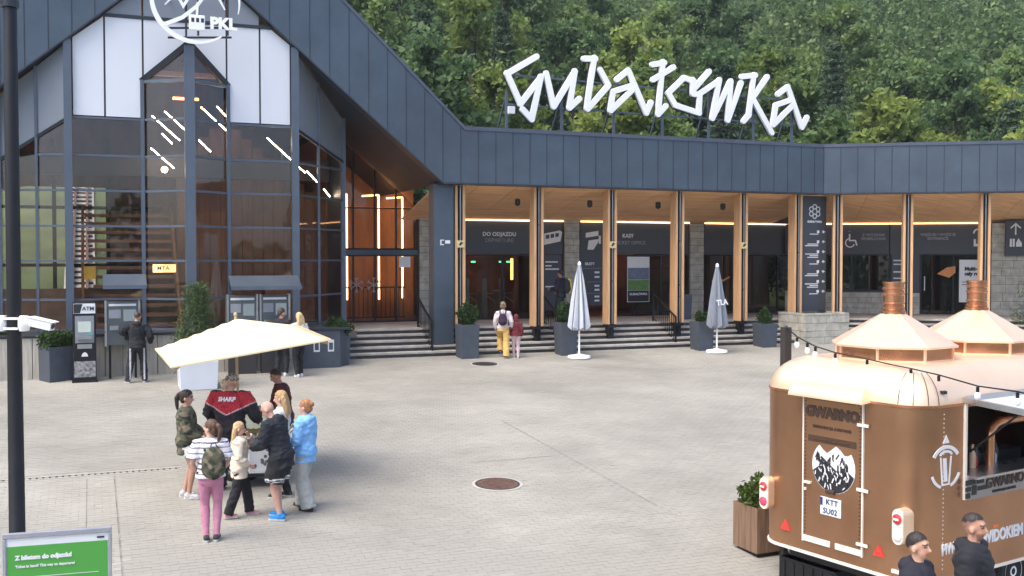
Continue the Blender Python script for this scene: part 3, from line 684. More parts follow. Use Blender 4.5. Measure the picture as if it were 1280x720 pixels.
wtext('poster_print', 'Multi-tu\ncały rok', .19, M_ink, po, 6.05, 4.15, WB-.066, bold=.012)
for z, w in ((3.72, .8), (3.62, .6)): MB(Mw).box(5.65, 5.65+w, WB-.066, WB-.062, z, z+.03).build('poster_line', M_ink, po)
oh = MB(Mw); oh.prism([(4.75, 4.05), (5.2, 3.9), (5.42, 4.1), (5.42, 4.35), (5.1, 4.3)], WB-.01, WB+.0); oh.build('orange_pattern_decal', MATS['decal_orange'], st)
MB(Mw).box(-.5, 12, WB+3, WB+3.1, FLZ, 6.1).build('inner_wall', M_intdark, st)
MB(Mw).box(-.5, 12, WB+.1, WB+3, 6.03, 6.1).build('inner_ceiling', M_intdark, st)
MB(Mw).box(8.0, 12, WB-.1, WB+.1, FLZ, 6.0).build('side_wall', M_stone, st)
# ---- totem directory and stone planter at the corner of the arcade
tt = empty('directory_totem', (0, 0, 0), A, 'tall dark directory panel with snowflake emblem between two arcade columns', 'sign')
ta0, ta1, tb_ = 23.72, 24.78, 30.82
MB().box(ta0, ta1, tb_, tb_+.14, 2.75, 6.93).build('panel', M_band, tt, bevel=.01)
em = MB()
for i in range(6):
    t_ = R(60*i+30); cx, cz = 24.25+.17*math.cos(t_), 6.35+.17*math.sin(t_); stroke(em, arc(cx, cz, .085, .085, 0, 360, 8), .032, tb_-.012, tb_-.004)
em.build('snowflake_emblem', M_txt, tt)
text('lettering', 'GUBAŁÓWKA', .10, M_txt, tt, (24.25, tb_-.006, 5.98), bold=.006)
for i in range(7):
    z = 5.62-.36*i
    g_ = MB().box(24.36, 24.46, tb_-.01, tb_-.004, z-.05, z+.05); stroke(g_, [(24.62, z), (24.72, z)], .03, tb_-.01, tb_-.004); stroke(g_, [(24.66, z+.05), (24.6, z), (24.66, z-.05)], .025, tb_-.01, tb_-.004); g_.build('pictogram', M_txt, tt)
    for j in range(1+i % 3): MB().box(24.42-.38-.1*((i+j) % 3), 24.42, tb_-.01, tb_-.004, z-.10-.06*j, z-.07-.06*j).build('directory_line', M_txt, tt)
sp = empty('stone_planter', (0, 0, 0), A, 'low stone walled planter under the dark directory panel', 'planter')
sx0, sx1, sb0, sb1 = 23.05, 24.95, 29.75, 31.3
MB().box(sx0+.03, sx1-.03, sb0+.03, sb1-.03, 1.5, 2.62).build('core', M_mortar_shade, sp)
z = 1.62
while z < 2.68:
    zz = min(z+random.uniform(.2, .28), 2.74)
    for side in (0, 1, 2):
        L0, L1 = (sx0, sx1) if side == 0 else (sb0, sb1); x = L0
        while x < L1-.02:
            w = random.uniform(.25, .5); xx = L1 if L1-x-w < .15 else x+w; d_ = random.uniform(-.012, .012)
            if side == 0: q = (x+.006, xx-.006, sb0+d_, sb0+.12)
            elif side == 1: q = (sx0+d_, sx0+.12, x+.006, xx-.006)
            else: q = (sx1-.12, sx1+d_, x+.006, xx-.006)
            MB().box(*q, z+.006, zz-.006).build('stone', M_stone, sp); x = xx
    z = zz
MB().box(sx0+.14, sx1-.14, sb0+.14, sb1-.14, 2.6, 2.66).build('soil', M_soil, sp)

# ---- gable hall interior
MB().box(-4, 7.3, 30.42, 44, 2.3, 2.5).build('hall_floor', M_intfloor, st)
MB().box(7.36, 7.5, 34.9, 44, 2.5, 8.9).build('hall_side_wall', M_intwood, st)
MB().box(-5.4, -5.2, 31.5, 44, 1.6, 7.2).build('hall_side_wall', M_intwood, st)
for i in range(13):
    MB().box(2.7+i*.36, 2.7+i*.36+.345, 37.0, 37.12, 2.5, 9.4-.3*abs(i-4)).build('wood_cladding', M_intwood, st)
for i in range(6): MB().box(-3.6, 1.15, 33.0+.25*i, 33.07+.25*i, 2.5, 2.75+.20*i).build('slatted_screen', M_intwood, st)
for i in range(14): MB().box(-.2+.03*i, 2.4, 36.2-.3*i, 36.55-.3*i, 6.1-.28*i-.1, 6.1-.28*i).build('stair_tread', M_intwood, st)
MB().prism([(0, 0), (1, 0), (1, 1)], 0, .01)
MB(Matrix.Translation((-.3, 0, 0)) @ Matrix.Rotation(R(90), 4, 'Z')).prism([(32.3, 2.5), (36.6, 2.5), (36.6, 6.3), (32.3, 2.7)], -.05, .0).build('stair_side', M_intwood, st)
for x in (-.25, 2.45): MB().bar((x, 36.4, 6.2), (x, 32.2, 2.3), .08, .5, up=(0, 0, 1)).build('stair_stringer', M_intwood, st)
for x in (-3.2, -1.3, .6): MB().box(x-.07, x+.07, 43.2, 43.4, 2.5, 9.2).build('rear_post', M_black, st)
for z in (4.4, 6.6): MB().box(-5, 2.6, 43.2, 43.4, z-.06, z+.06).build('rear_rail', M_black, st)
MB().box(-5, 7.3, 34.2, 34.5, 7.2, 7.85).build('tie_beam', M_intdark, st)
for a0_, a1_ in ((-5.0, -2.2), (-2.2, .6)): MB().prism([(a0_, 7.4), (a1_, 7.4), (a1_, low(a1_)), (a0_, low(a0_))], 43.5, 43.6).build('rear_gable_wall', M_intwood, st)
MB().prism([(.6, 2.5), (7.3, 2.5), (7.3, low(7.3)), (GA, low(GA)), (.6, low(.6))], 43.5, 43.6).build('rear_gable_wall', M_intwood, st)
for i in range(7): MB().box(1.5, 3.4, 30.6+.3*i, 30.72+.3*i, 9.75+.06*i, 9.83+.06*i).build('ceiling_louvre', M_timber, st)
MB().box(2.2, 2.9, 31.2, 31.3, 9.2, 9.26).build('ceiling_lamp', M_lampo, st)
MB().add([(-4.6, 30.7, low(-4.6)-.08), (GA, 30.7, low(GA)-.08), (GA, 43.4, low(GA)-.08), (-4.6, 43.4, low(-4.6)-.08)], [(0, 1, 2, 3)]).build('ceiling_lining', M_intwood, st)
MB().add([(GA, 30.7, low(GA)-.08), (7.3, 32.7, low(7.3)-.08), (7.3, 43.4, low(7.3)-.08), (GA, 43.4, low(GA)-.08)], [(0, 1, 2, 3)]).build('ceiling_lining', M_intwood, st)
for i, (x, b_, z, L_) in enumerate(((2.1, 33.2, 9.1, .8), (1.75, 33.6, 9.0, 1.1), (3.1, 32.6, 9.2, 1.1), (3.6, 33.0, 9.3, .5), (3.1, 33.4, 8.3, .5), (4.95, 32.0, 8.3, 1.6), (6.3, 32.8, 7.4, .5), (7.0, 33.6, 6.9, .35), (1.7, 33.4, 8.0, .9), (2.0, 33.0, 8.4, .4))):
    lt = MB().bar((x, b_, z), (x+L_*.75, b_+.3, z-L_*.62), .020, .020).build('strip_light', M_lampw, st)
for x, b_ in ((8.3, 36.0), (9.45, 36.0), (10.6, 37.0)): MB().bar((x, b_, 3.2), (x, b_, 6.9), .05, .05).bar((x, b_, 6.9), (x-.6, b_, 6.85), .05, .05).build('light_frame', M_lamp, st)
MB().box(7.5, 11.2, 37.6, 37.8, FLZ, 8).build('lobby_wall', mat('lobby_wood', (.36, .20, .115), .5, 0, .25, 3, stretch=(1, 1, .3)), st)
MB().box(7.5, 11.2, 34.9, 38.6, FLZ-.1, FLZ-.004).build('lobby_floor', M_intfloor, st)
MB().ell((2.0, 32.0, 7.25), (.09, .09, .09)).build('spot_lamp', mat('spot_glow', (1, .8, .5), .5, emit=(1, .75, .4), estr=18), st, smooth=60)
mt = MB().box(1.55, 2.15, 30.05, 30.1, 4.28, 4.5).build('lit_sign', mat('lit_sign_amber', (.9, .6, .25), .5, emit=(1, .55, .2), estr=.8), st)
text('lettering', 'MTA', .16, M_ink, mt, (1.82, 30.045, 4.39), bold=.002)
MB().box(-.2, .1, 30.52, 30.6, 4.1, 4.45).build('yellow_notice', mat('notice_yellow', (.75, .45, .05), .6), st)
MB().box(5.5, 7.2, 36.2, 36.9, 2.5, 3.7).build('counter', M_intwood, st)
# green slope with the funicular track, seen through the hall
tk = empty('funicular_track', (0, 0, 0), A, 'gravel funicular track climbing the green slope behind the glass hall', 'track')
def tz(b): return hill(0, b)
for x0, x1, zz, nm, mm in ((-1.15, .15, .02, 'ballast', mat('ballast', (.33, .31, .28), .95, 0, .4, 8, .6, 30)),):
    q = MB(); pts = [44.2, 48, 54, 62, 74, 90]
    for p0, p1 in zip(pts[:-1], pts[1:]): q.add([(x0, p0, tz(p0)+.1), (x1, p0, tz(p0)+.1), (x1, p1, tz(p1)+.1), (x0, p1, tz(p1)+.1)], [(0, 1, 2, 3)])
    q.build(nm, mm, tk)
for x in (-.8, -.2):
    q = MB()
    for p0, p1 in zip(pts[:-1], pts[1:]): q.bar((x, p0, tz(p0)+.3), (x, p1, tz(p1)+.3), .12, .16)
    q.build('rail', M_rust, tk)
for i in range(40):
    b_ = 44.5+i*.7; MB().box(-1.05, .05, b_, b_+.3, tz(b_)+.1, tz(b_)+.22).build('sleeper', M_intdark, tk)
# ================================================================ WOODED HILLSIDE BEHIND THE STATION
def make_tree(seed, H, spread, nleaf, lsize, droop=.0, base=.22):
    """returns (trunk mesh, crown mesh); tapered trunk, limbs, leaf clumps along the twigs"""
    r = np.random.default_rng(seed); rd = random.Random(seed)
    mb = MB(); tr = []; p = Vector((0, 0, -.6)); lean = Vector((rd.uniform(-.05, .05), rd.uniform(-.05, .05), 1))
    pts = []
    for i in range(9):
        t = i/8; pts.append(Vector((lean.x*t*H+rd.uniform(-.1, .1)*t*2, lean.y*t*H+rd.uniform(-.1, .1)*t*2, -.6+(H*.92+.6)*t)))
    r0 = .018*H+.05
    mb.tube(pts, [r0*(1-.9*i/8)**.9+.02 for i in range(9)], 7)
    anchors = []
    nb = 15
    for i in range(nb):
        t = base+(1-base)*(i+.5)/nb; k = t*8; j = min(int(k), 7); q = pts[j].lerp(pts[j+1], k-j)
        az = i*2.4+rd.uniform(-.4, .4); L = spread*(math.sin(math.pi*min(1, (t-base)/(1-base)*.85+.18))**.7)*rd.uniform(.75, 1.15)
        el = rd.uniform(.15, .75)*(1-.2*t)
        d = Vector((math.cos(az)*math.cos(el), math.sin(az)*math.cos(el), math.sin(el)))
        bp = [q]; cur = q.copy(); dd = d.copy()
        for s_ in range(4):
            dd = (dd+Vector((rd.uniform(-.2, .2), rd.uniform(-.2, .2), rd.uniform(-.05, .2)-droop))).normalized(); cur = cur+dd*L/4; bp.append(cur.copy())
            if s_ > 0: anchors.append((cur.copy(), .5+.28*L/3))
            tw = (dd+Vector((rd.uniform(-.9, .9), rd.uniform(-.9, .9), rd.uniform(-.3, .6)))).normalized(); e2 = cur+tw*L*rd.uniform(.22, .42)
            mb.tube([cur, cur.lerp(e2, .5)+Vector((0, 0, .05)), e2], [.035, .02, .008], 4, False); anchors.append((e2, .5+.22*L/3))
        mb.tube(bp, [r0*.36*(1-t*.5)*(1-.85*m/4)+.012 for m in range(5)], 5)
    anchors.append((pts[-1]+Vector((0, 0, .3)), .8)); anchors.append((pts[-1]-Vector((.3, .2, .5)), .9))
    A_ = np.array([tuple(a[0]) for a in anchors]); S_ = np.array([a[1] for a in anchors])
    def samp(rg, n):
        i = rg.integers(0, len(A_), n); g = rg.normal(size=(n, 3)); g[:, 2] *= .62
        return A_[i]+g*S_[i][:, None]*.52
    q, f = leaves(nleaf, samp, lsize, r, .2)
    tm = mb.mesh('trunk'); tm.polygons.foreach_set('use_smooth', [True]*len(tm.polygons)); tm.materials.append(M_bark)
    return tm, npmesh('crown', q, f, M_leafA)
PROTO = [make_tree(11, 11.5, 3.4, 7500, .40), make_tree(12, 13, 3.0, 7500, .38), make_tree(13, 10, 3.6, 7500, .40, .08), make_tree(14, 14, 3.3, 8200, .40), make_tree(15, 12, 2.6, 6500, .36), make_tree(16, 8.5, 2.9, 6000, .33, .05, .1), make_tree(17, 13, 3.0, 3000, .34, .0, .3)]
LM = [(455, 'just right of the sloping gable edge'), (520, 'above the lower part of the gable slope'), (590, 'over the notch where gable meets arcade roof'), (655, 'behind letter G of the sign'), (708, 'behind letter u of the sign'), (750, 'behind letter b of the sign'),
      (790, 'behind the first a of the sign'), (826, 'behind the barred l of the sign'), (866, 'behind the accented o of the sign'), (910, 'behind letter w of the sign'), (945, 'behind letter K of the sign'), (985, 'behind the last a of the sign'),
      (1032, 'above the bend of the roof edge'), (1085, 'a little right of the roof bend'), (1135, 'above the near trailer chimney'), (1185, 'right of the near trailer chimney'), (1235, 'above the far trailer chimney'), (1290, 'at the right edge of the picture')]
used = set()
def lm(px, pre, seen):
    for l in sorted(LM, key=lambda q: abs(q[0]-px)):
        s_ = pre+' '+l[1]
        if s_ not in seen: seen.add(s_); return s_
def plant(px, Y, k, s_, tone, rowname):
    x = (px-640)/1300*Y; b = N.x*x+N.y*Y; a = U.x*x+U.y*Y
    t = empty('broadleaf_tree', (x, Y, hill(a, b)-.1), random.uniform(0, 6.28), lm(px, tone+' leafy tree '+rowname, used), 'tree', 'trees on the hillside behind the station')
    sc_ = s_*random.uniform(.94, 1.06); t.scale = (sc_*random.uniform(.95, 1.1), sc_*random.uniform(.95, 1.1), sc_)
    link('trunk', PROTO[k][0], t); cr = link('crown', PROTO[k][1], t)
    mm = {'light green': M_leafL, 'mid green': M_leafA, 'dark green': M_leafD}[tone]; cr.material_slots[0].link = 'OBJECT'; cr.material_slots[0].material = mm
    return t
rt = random.Random(5)
row1 = [(448, 6), (505, 2), (556, 4), (612, 1), (668, 5), (722, 2), (778, 0), (836, 4), (893, 2), (950, 0), (1008, 4), (1062, 5), (1118, 2), (1172, 6), (1226, 0), (1285, 4)]
for i, (px, k) in enumerate(row1): plant(px+rt.uniform(-10, 10), 54+rt.uniform(-3, 3.5), k, rt.uniform(.82, 1.05)*(.8 if px in (1062, 1172, 1118) else 1), ['light green', 'mid green', 'dark green'][i % 3], 'in the front row')
row2 = [(470, 3), (540, 1), (598, 3), (660, 0), (715, 3), (775, 1), (832, 3), (888, 1), (946, 3), (1004, 0), (1060, 4), (1095, 0), (1135, 2), (1180, 1), (1240, 3), (1300, 1)]
for i, (px, k) in enumerate(row2): plant(px+rt.uniform(-12, 12), 67+rt.uniform(-4, 4), k, rt.uniform(.9, 1.1)*(.72 if px in (1060, 1112) else 1), ['mid green', 'dark green', 'light green'][i % 3], 'in the second row')
row3 = [(500, 3), (575, 1), (640, 3), (705, 0), (765, 3), (825, 1), (885, 3), (940, 0), (1000, 2), (1052, 1), (1110, 0), (1150, 4), (1190, 3), (1250, 1), (1310, 3)]
for i, (px, k) in enumerate(row3): plant(px+rt.uniform(-12, 12), 84+rt.uniform(-4, 4), k, rt.uniform(.95, 1.2)*(.7 if px == 1000 else 1), ['dark green', 'mid green'][i % 2], 'in the back row')
# a few spruces standing between the broadleaf trees
def spruce(seed, H):
    r = np.random.default_rng(seed); mb = MB(); mb.tube([(0, 0, -.5), (.05, 0, H*.5), (0, 0, H)], [.2, .12, .02], 7); C_ = []; S_ = []
    z = H*.08
    while z < H*.98:
        t = z/H; L = 2.5*(1-t)**.85+.15; k = 7
        for j in range(k):
            az = j*6.283/k+z*1.7+r.uniform(-.2, .2); Lr = L*r.uniform(.75, 1.1); e = np.array([math.cos(az)*Lr, math.sin(az)*Lr, z-.28*Lr])
            mb.tube([(0, 0, z), tuple(e*.5+np.array((0, 0, z*.5+.06))), tuple(e)], [.035, .025, .008], 4, False)
            for s_ in (.35, .55, .75, .95): C_.append(np.array((0, 0, z))*(1-s_)+e*s_); S_.append(.10+.12*(1-s_)+.10*(1-t))
        z += .42
    C_ = np.array(C_); S_ = np.array(S_)
    def samp(rg, n):
        i = rg.integers(0, len(C_), n); g = rg.normal(size=(n, 3)); g[:, 2] = -np.abs(g[:, 2])*.9; return C_[i]+g*S_[i][:, None]
    q, f = leaves(9000, samp, .26, r, .2, aspect=.35); tm = mb.mesh('trunk'); tm.materials.append(M_bark); return tm, npmesh('crown', q, f, M_spruce)
SPR = [spruce(91, 14), spruce(92, 11.5)]
for px, Y, k, s_, lab in ((628, 61, 0, 1.0, 'tall dark spruce in the wood above the sign letter G'), (905, 60, 1, 1.1, 'dark spruce in the wood above the sign letter w'), (1040, 62, 0, 1.05, 'tall dark spruce in the wood above the roof bend'), (1262, 60, 1, 1.1, 'dark spruce in the wood above the far right fascia'), (530, 62, 1, 1.15, 'dark spruce in the wood above the gable slope')):
    x = (px-640)/1300*Y; b = N.x*x+N.y*Y; t = empty('spruce_tree', (x, Y, hill(0, b)-.1), rt.uniform(0, 6), lab, 'tree', 'spruces on the hillside'); t.scale = (s_, s_, s_)
    link('trunk', SPR[k][0], t); link('crown', SPR[k][1], t)
# shrubs at the foot of the wood
def shrub_mesh(seed, rx, rz_, n, size, m):
    r = np.random.default_rng(seed)
    cl = r.normal(size=(26, 3)); cl /= np.linalg.norm(cl, axis=1)[:, None]; cl *= r.uniform(.4, 1, size=(26, 1)); cl[:, 2] = np.abs(cl[:, 2])
    cl = cl*np.array([rx, rx, rz_])
    def samp(rg, k):
        i = rg.integers(0, len(cl), k); return cl[i]+rg.normal(size=(k, 3))*np.array([rx, rx, rz_])*.17
    q, f = leaves(n, samp, size, r, .2); return npmesh('foliage', q, f, m)
SH = [shrub_mesh(31, 2.2, 3.0, 4200, .24, M_leafY), shrub_mesh(32, 2.4, 2.6, 4200, .24, M_leafA), shrub_mesh(33, 1.8, 3.4, 3800, .22, M_leafA)]
useds = set()
for i, (px, Y, k, s_) in enumerate([(600, 49, 1, 1.35), (650, 50, 2, 1.3), (705, 49.5, 1, 1.35), (765, 50, 2, 1.3), (822, 50, 1, 1.3), (880, 50, 2, 1.3), (940, 50.5, 1, 1.4), (1000, 51, 2, 1.2), (1050, 50, 1, 1.3), (1105, 49.5, 1, 1.2), (1150, 50, 0, 1.35), (1195, 50.5, 0, 1.25), (1245, 50, 2, 1.25), (1290, 50, 1, 1.3)]):
    x = (px-640)/1300*Y; b = N.x*x+N.y*Y
    t = empty('shrub', (x, Y, hill(0, b)+2.2), rt.uniform(0, 6), lm(px, ('yellow green' if k == 0 else 'deep green')+' shrub along the roof line', useds), 'shrub', 'shrubs behind the arcade roof'); t.scale = (s_, s_, s_)
    link('foliage', SH[k], t)
    st_ = MB(); 
    for q in range(5): st_.tube([(0.1*q-.2, .1*(q % 2), -3.2), (.25*(q-2), .2*(q % 3-1), 0), (.55*(q-2), .3*(q % 3-1), 1.6)], [.06, .045, .015], 5)
    st_.build('stems', M_bark, t)
# far wood: one mass closing the view between the trees
r = np.random.default_rng(77); n = 230
VV = []; FF = []; o_ = 0
for i in range(n):
    px = r.uniform(380, 1420) if i % 3 else r.uniform(980, 1260); Y = r.uniform(100, 190); x = (px-640)/1300*Y; b = N.x*x+N.y*Y; z0 = hill(0, b); H = r.uniform(11, 17); rad = r.uniform(2.6, 4.2)
    def samp(rg, k):
        h = rg.uniform(0, 1, k)**.8; an = rg.uniform(0, 6.28, k); rr = rad*np.sqrt(np.maximum(.03, np.sin(np.pi*np.minimum(1, h*.9+.12))))*rg.uniform(.55, 1.05, k)
        return np.stack([x+rr*np.cos(an), Y+rr*np.sin(an), z0+1+h*(H-1)], 1)
    q, f = leaves(850, samp, .58, r, .2); VV.append(q); FF.append(f+o_); o_ += len(q)
tag(link('far_wood', npmesh('far_wood', np.concatenate(VV), np.concatenate(FF), leafmat('leaf_far', (.055, .11, .042), (.20, .29, .10), .4, 0))), 'dark wooded slope closing the view high behind the nearer trees', 'wood', kind='stuff')

# trees on the opposite side of the square, mirrored in the glass
VV = []; FF = []; o_ = 0
for i in range(46):
    a = -60+i*2.9+r.uniform(-1, 1); b = r.uniform(-62, -48); p = U*a+N*b; z0 = hill(a, b); H = r.uniform(9, 14.5); rad = r.uniform(2.4, 3.6); x, Y = p.x, p.y
    q, f = leaves(330, samp, 1.0, r, .2); VV.append(q); FF.append(f+o_); o_ += len(q)
tag(link('opposite_wood', npmesh('opposite_wood', np.concatenate(VV), np.concatenate(FF), MATS['leaf_far'])), 'row of trees across the square, seen only mirrored in the glass', 'wood', kind='stuff')
# ================================================================ ROOFTOP LETTERS
def onb(px, py, b):
    d = ray(px, py); t = b/(N.x*d.x+N.y*d.y); p = d*t
    return (U.x*p.x+U.y*p.y, p.z+CAMH)
rs = empty('rooftop_sign', (0, 0, 0), A, 'large white brush style letters reading Gubałówka standing on the arcade roof', 'sign')
SB = 31.6
Z1 = lambda *p: [(620+x/6, 60+y/6) for x, y in p]
Z2 = lambda *p: [(750+x/6, 60+y/6) for x, y in p]
Z3 = lambda *p: [(870+x/6, 70+y/6) for x, y in p]
LET = [
 ('letter_g', [Z1((300, 66), (78, 195)), Z1((78, 190), (180, 420)), Z1((178, 422), (332, 222)), Z1((332, 215), (264, 535)), Z1((264, 538), (195, 462))]),
 ('letter_u', [Z1((372, 192), (428, 440)), Z1((428, 442), (588, 178)), Z1((586, 175), (545, 448)), Z1((545, 452), (620, 382))]),
 ('letter_b', [Z1((655, 82), (742, 82)), Z1((732, 75), (675, 455)), Z1((775, 165), (838, 282)), Z1((836, 285), (682, 460))]),
 ('letter_a', [Z2((122, 238), (205, 170)), Z2((208, 172), (342, 488)), Z2((342, 490), (376, 410)), Z2((238, 282), (92, 328)), Z2((92, 332), (72, 470)), Z2((74, 472), (240, 312))]),
 ('letter_l_with_stroke', [Z2((388, 126), (478, 112)), Z2((466, 106), (430, 496)), Z2((430, 500), (488, 436)), Z2((392, 240), (545, 146))]),
 ('letter_o_with_accent', [Z2((700, 252), (622, 224)), Z2((624, 224), (508, 338)), Z2((506, 338), (560, 432)), Z2((556, 430), (738, 490)), Z2((736, 490), (742, 350)), Z2((742, 352), (690, 345)), Z2((690, 240), (690, 345)), Z2((812, 178), (690, 318))]),
 ('letter_w', [Z2((730, 352), (885, 248)), Z2((890, 240), (836, 525)), Z2((836, 530), (970, 258)), Z3((255, 190), (232, 480)), Z3((232, 484), (332, 204))]),
 ('letter_k', [Z3((338, 156), (440, 146)), Z3((428, 142), (388, 450)), Z3((392, 440), (350, 490)), Z3((528, 158), (420, 312)), Z3((420, 322), (562, 578))]),
 ('letter_a', [Z3((608, 288), (682, 232)), Z3((682, 232), (788, 536)), Z3((788, 538), (826, 462)), Z3((700, 332), (590, 370)), Z3((592, 372), (570, 515)), Z3((572, 518), (722, 368))]),
]
for nm, segs in LET:
    mb = MB(); ed = MB()
    for i, (p, q) in enumerate(segs):
        P = onb(*p, SB); Q = onb(*q, SB)
        seg(mb, P, Q, .200, SB-.08-.0015*i, SB+.02+.0005*i, .0)
        seg(ed, P, Q, .265, SB+.024+.0007*i, SB+.06+.0007*i, .02)
        for j, c_ in enumerate((P, Q)): mb.prism([(c_[0]+.0999*math.cos(R(t)), c_[1]+.0999*math.sin(R(t))) for t in range(0, 360, 30)], SB-.0807-.0015*i-.0003*j, SB+.02+.0005*i)
    lo = mb.build(nm, M_letter, rs, bevel=.006); ed.build('letter_back', M_ink, lo)
fz = 8.35
for i, px in enumerate((633, 702, 767, 828, 886, 942, 990)):
    a_, z_ = onb(px, 110, SB+.15)
    MB().bar((a_, SB+.15, fz), (a_, SB+.15, z_-.1), .08, .08).build('frame_post', M_frame, rs)
    MB().bar((a_-.05, SB+1.3, fz), (a_, SB+.22, z_-.3), .05, .05).build('frame_brace', M_frame, rs)
for (x0, y0), (x1, y1) in (((633, 93), (995, 126)), ((633, 130), (1000, 157))):
    p = onb(x0, y0, SB+.1); q = onb(x1, y1, SB+.1); MB().bar((p[0], SB+.1, p[1]), (q[0], SB+.1, q[1]), .05, .05).build('frame_rail', M_frame, rs)
a_, z_ = onb(636, 137, SB); MB().box(a_+.0, a_+.22, SB+.0, SB+.2, z_-.12, z_+.12).build('control_box', M_txt, rs)

# ================================================================ CABLE CAR LOGO SIGN ON THE GABLE
LB = 29.2
lg = empty('gable_logo_sign', (0, 0, 0), A, 'white round cable car emblem with PKL lettering at the top of the gable', 'sign')
def lp(px, py): return onb(px, py, LB)
cx, cz = lp(245, 0); rr_ = 1.13
o1 = MB(); stroke(o1, arc(cx, cz, rr_, rr_, -215, -55, 40), [.04+.09*math.sin(math.pi*i/40) for i in range(41)], LB-.05, LB+.0); o1.build('ring_arc', M_letter, lg)
o1 = MB(); stroke(o1, arc(cx, cz, rr_, rr_, 70, -15, 20), [.02+.05*math.sin(math.pi*i/20) for i in range(21)], LB-.053, LB-.003); o1.build('ring_arc', M_letter, lg)
o1 = MB(); p0 = lp(205, 31); stroke(o1, [p0, lp(228, 22), lp(246, 8), lp(262, -14), lp(280, -40)], [.11, .10, .09, .07, .03], LB-.056, LB-.006); o1.build('cable_swoosh', M_letter, lg)
o1 = MB(); stroke(o1, [lp(206, 6), lp(220, -8), lp(229, 8), lp(250, -26), lp(272, -4), lp(281, 13)], [.03, .07, .09, .09, .07, .03], LB-.059, LB-.009); o1.build('mountain_line', M_letter, lg)
q0 = lp(236, 38); q1 = lp(256, 20)
cb_ = MB().box(q0[0], q1[0], LB-.08, LB-.03, q0[1], q1[1]).build('gondola', M_letter, lg, bevel=.03)
for i in range(3):
    w = (q1[0]-q0[0]); MB().box(q0[0]+.06+i*w*.3, q0[0]+.06+i*w*.3+.075, LB-.086, LB-.081, q0[1]+.22, q0[1]+.33).build('gondola_window', M_ink, cb_)
h0 = lp(246, 20); MB().bar((h0[0], LB-.055, h0[1]), (h0[0]+.02, LB-.055, h0[1]+.35), .06, .05).build('gondola_hanger', M_letter, lg)
pk = lp(278, 31); text('lettering', 'PKL', .42, M_letter, lg, (pk[0]+.02, LB-.05, pk[1]), ext=.025, bold=.022)
for px in (233, 248, 285):
    p = lp(px, 44); q = lp(px, -30); MB().bar((p[0], LB+.06, p[1]), (q[0], LB+.06, q[1]), .05, .05).build('support_bar', M_dark, lg)
for py in (34, 46, -12):
    p = lp(210, py); q = lp(290, py); MB().bar((p[0], LB+.1, p[1]), (q[0], LB+.1, q[1]), .05, .05).build('support_bar', M_dark, lg)
for px, py in ((215, -12), (285, -12)):
    p = lp(px, py); MB().bar((p[0], LB+.1, p[1]), (p[0], 30.4, p[1]), .05, .05).build('support_arm', M_dark, lg)

# ================================================================ PLANTERS
def shrubmesh(seed, rx, ry, h, n, size, m=M_leafB, shape='dome'):
    r = np.random.default_rng(seed)
    def samp(rg, k):
        u = rg.normal(size=(k, 3)); u /= np.linalg.norm(u, axis=1)[:, None]; u *= (rg.uniform(.25, 1, size=(k, 1))**.5)
        ph = np.sin(u[:, 0]*5+seed)*np.cos(u[:, 1]*4+seed*2)*.18+1
        if shape == 'cone': w = (1-.65*(u[:, 2]*.5+.5)); return np.stack([u[:, 0]*rx*w*ph, u[:, 1]*ry*w*ph, (u[:, 2]*.5+.5)*h], 1)
        if shape == 'box': u = rg.uniform(-1, 1, size=(k, 3)); return np.stack([u[:, 0]*rx, u[:, 1]*ry, (u[:, 2]*.5+.5)*h*ph], 1)
        return np.stack([u[:, 0]*rx*ph, u[:, 1]*ry*ph, (u[:, 2]*.5+.45)*h*ph], 1)
    q, f = leaves(n, samp, size, r, .1); return npmesh('foliage', q, f, m)
def planter(p, rz, w, d, h, label, foliage, m=M_pot, taper=.9, cat='planter', grp='planters around the plaza', fz=-.06, name='potted_shrub'):
    t = empty(name, p, rz, label, cat, grp)
    b = MB(); w0, d0 = w*taper, d*taper
    outer = [[Vector((x*ww/2, y*dd/2, z)) for x, y in ((-1, -1), (1, -1), (1, 1), (-1, 1))] for ww, dd, z in ((w0, d0, -.02), (w, d, h), (w-.08, d-.08, h), (w-.1, d-.1, h-.12))]
    b.loft(outer); b.build('pot', m, t, bevel=.012)
    MB().box(-w/2+.045, w/2-.045, -d/2+.045, d/2-.045, h-.13, h-.07).build('soil', M_soil, t)
    fo = link('foliage', foliage, t); fo.location = (0, 0, h+fz)
    s_ = MB()
    for i in range(5): s_.tube([(.04*i-.08, .03*(i % 2), h-.12), (.10*(i-2), .07*(i % 3-1), h+.25)], [.012, .006], 5)
    s_.build('stems', M_bark, t)
    return t
f1 = shrubmesh(41, .42, .42, .55, 1500, .085); f2 = shrubmesh(42, .34, .34, .75, 1400, .08); f3 = shrubmesh(43, .36, .36, .62, 1500, .07, shape='cone'); f4 = shrubmesh(44, .40, .26, .42, 1700, .08, shape='box')
planter(G(72, 475), R(52), .72, .55, .86, 'grey box planter with clipped hedge left of the cash machine', f4, taper=.96)
planter(G(-6, 470), A+R(8), .7, .5, .86, 'grey box planter with hedge cut by the left picture edge behind the lamp post', f4, taper=.96)
planter(G(422, 455), A, .62, .62, .84, 'dark planter with spreading leafy shrub at the left end of the steps', f1)
planter(G(584, 447), A, .60, .60, 1.02, 'dark square planter with leafy shrub beside the steel pier', f2)
planter(G(707, 443), A, .58, .58, 1.02, 'dark square planter left of the striped closed parasol, next to the handrail', f2)
planter(G(877, 437), A, .60, .60, .95, 'dark square planter with thin low shrub beside the grey closed parasol', shrubmesh(46, .26, .26, .4, 700, .07))
planter(G(956, 433), A, .62, .62, .80, 'dark square planter with rounded conical box shrub, rightmost before the stone planter', f3)
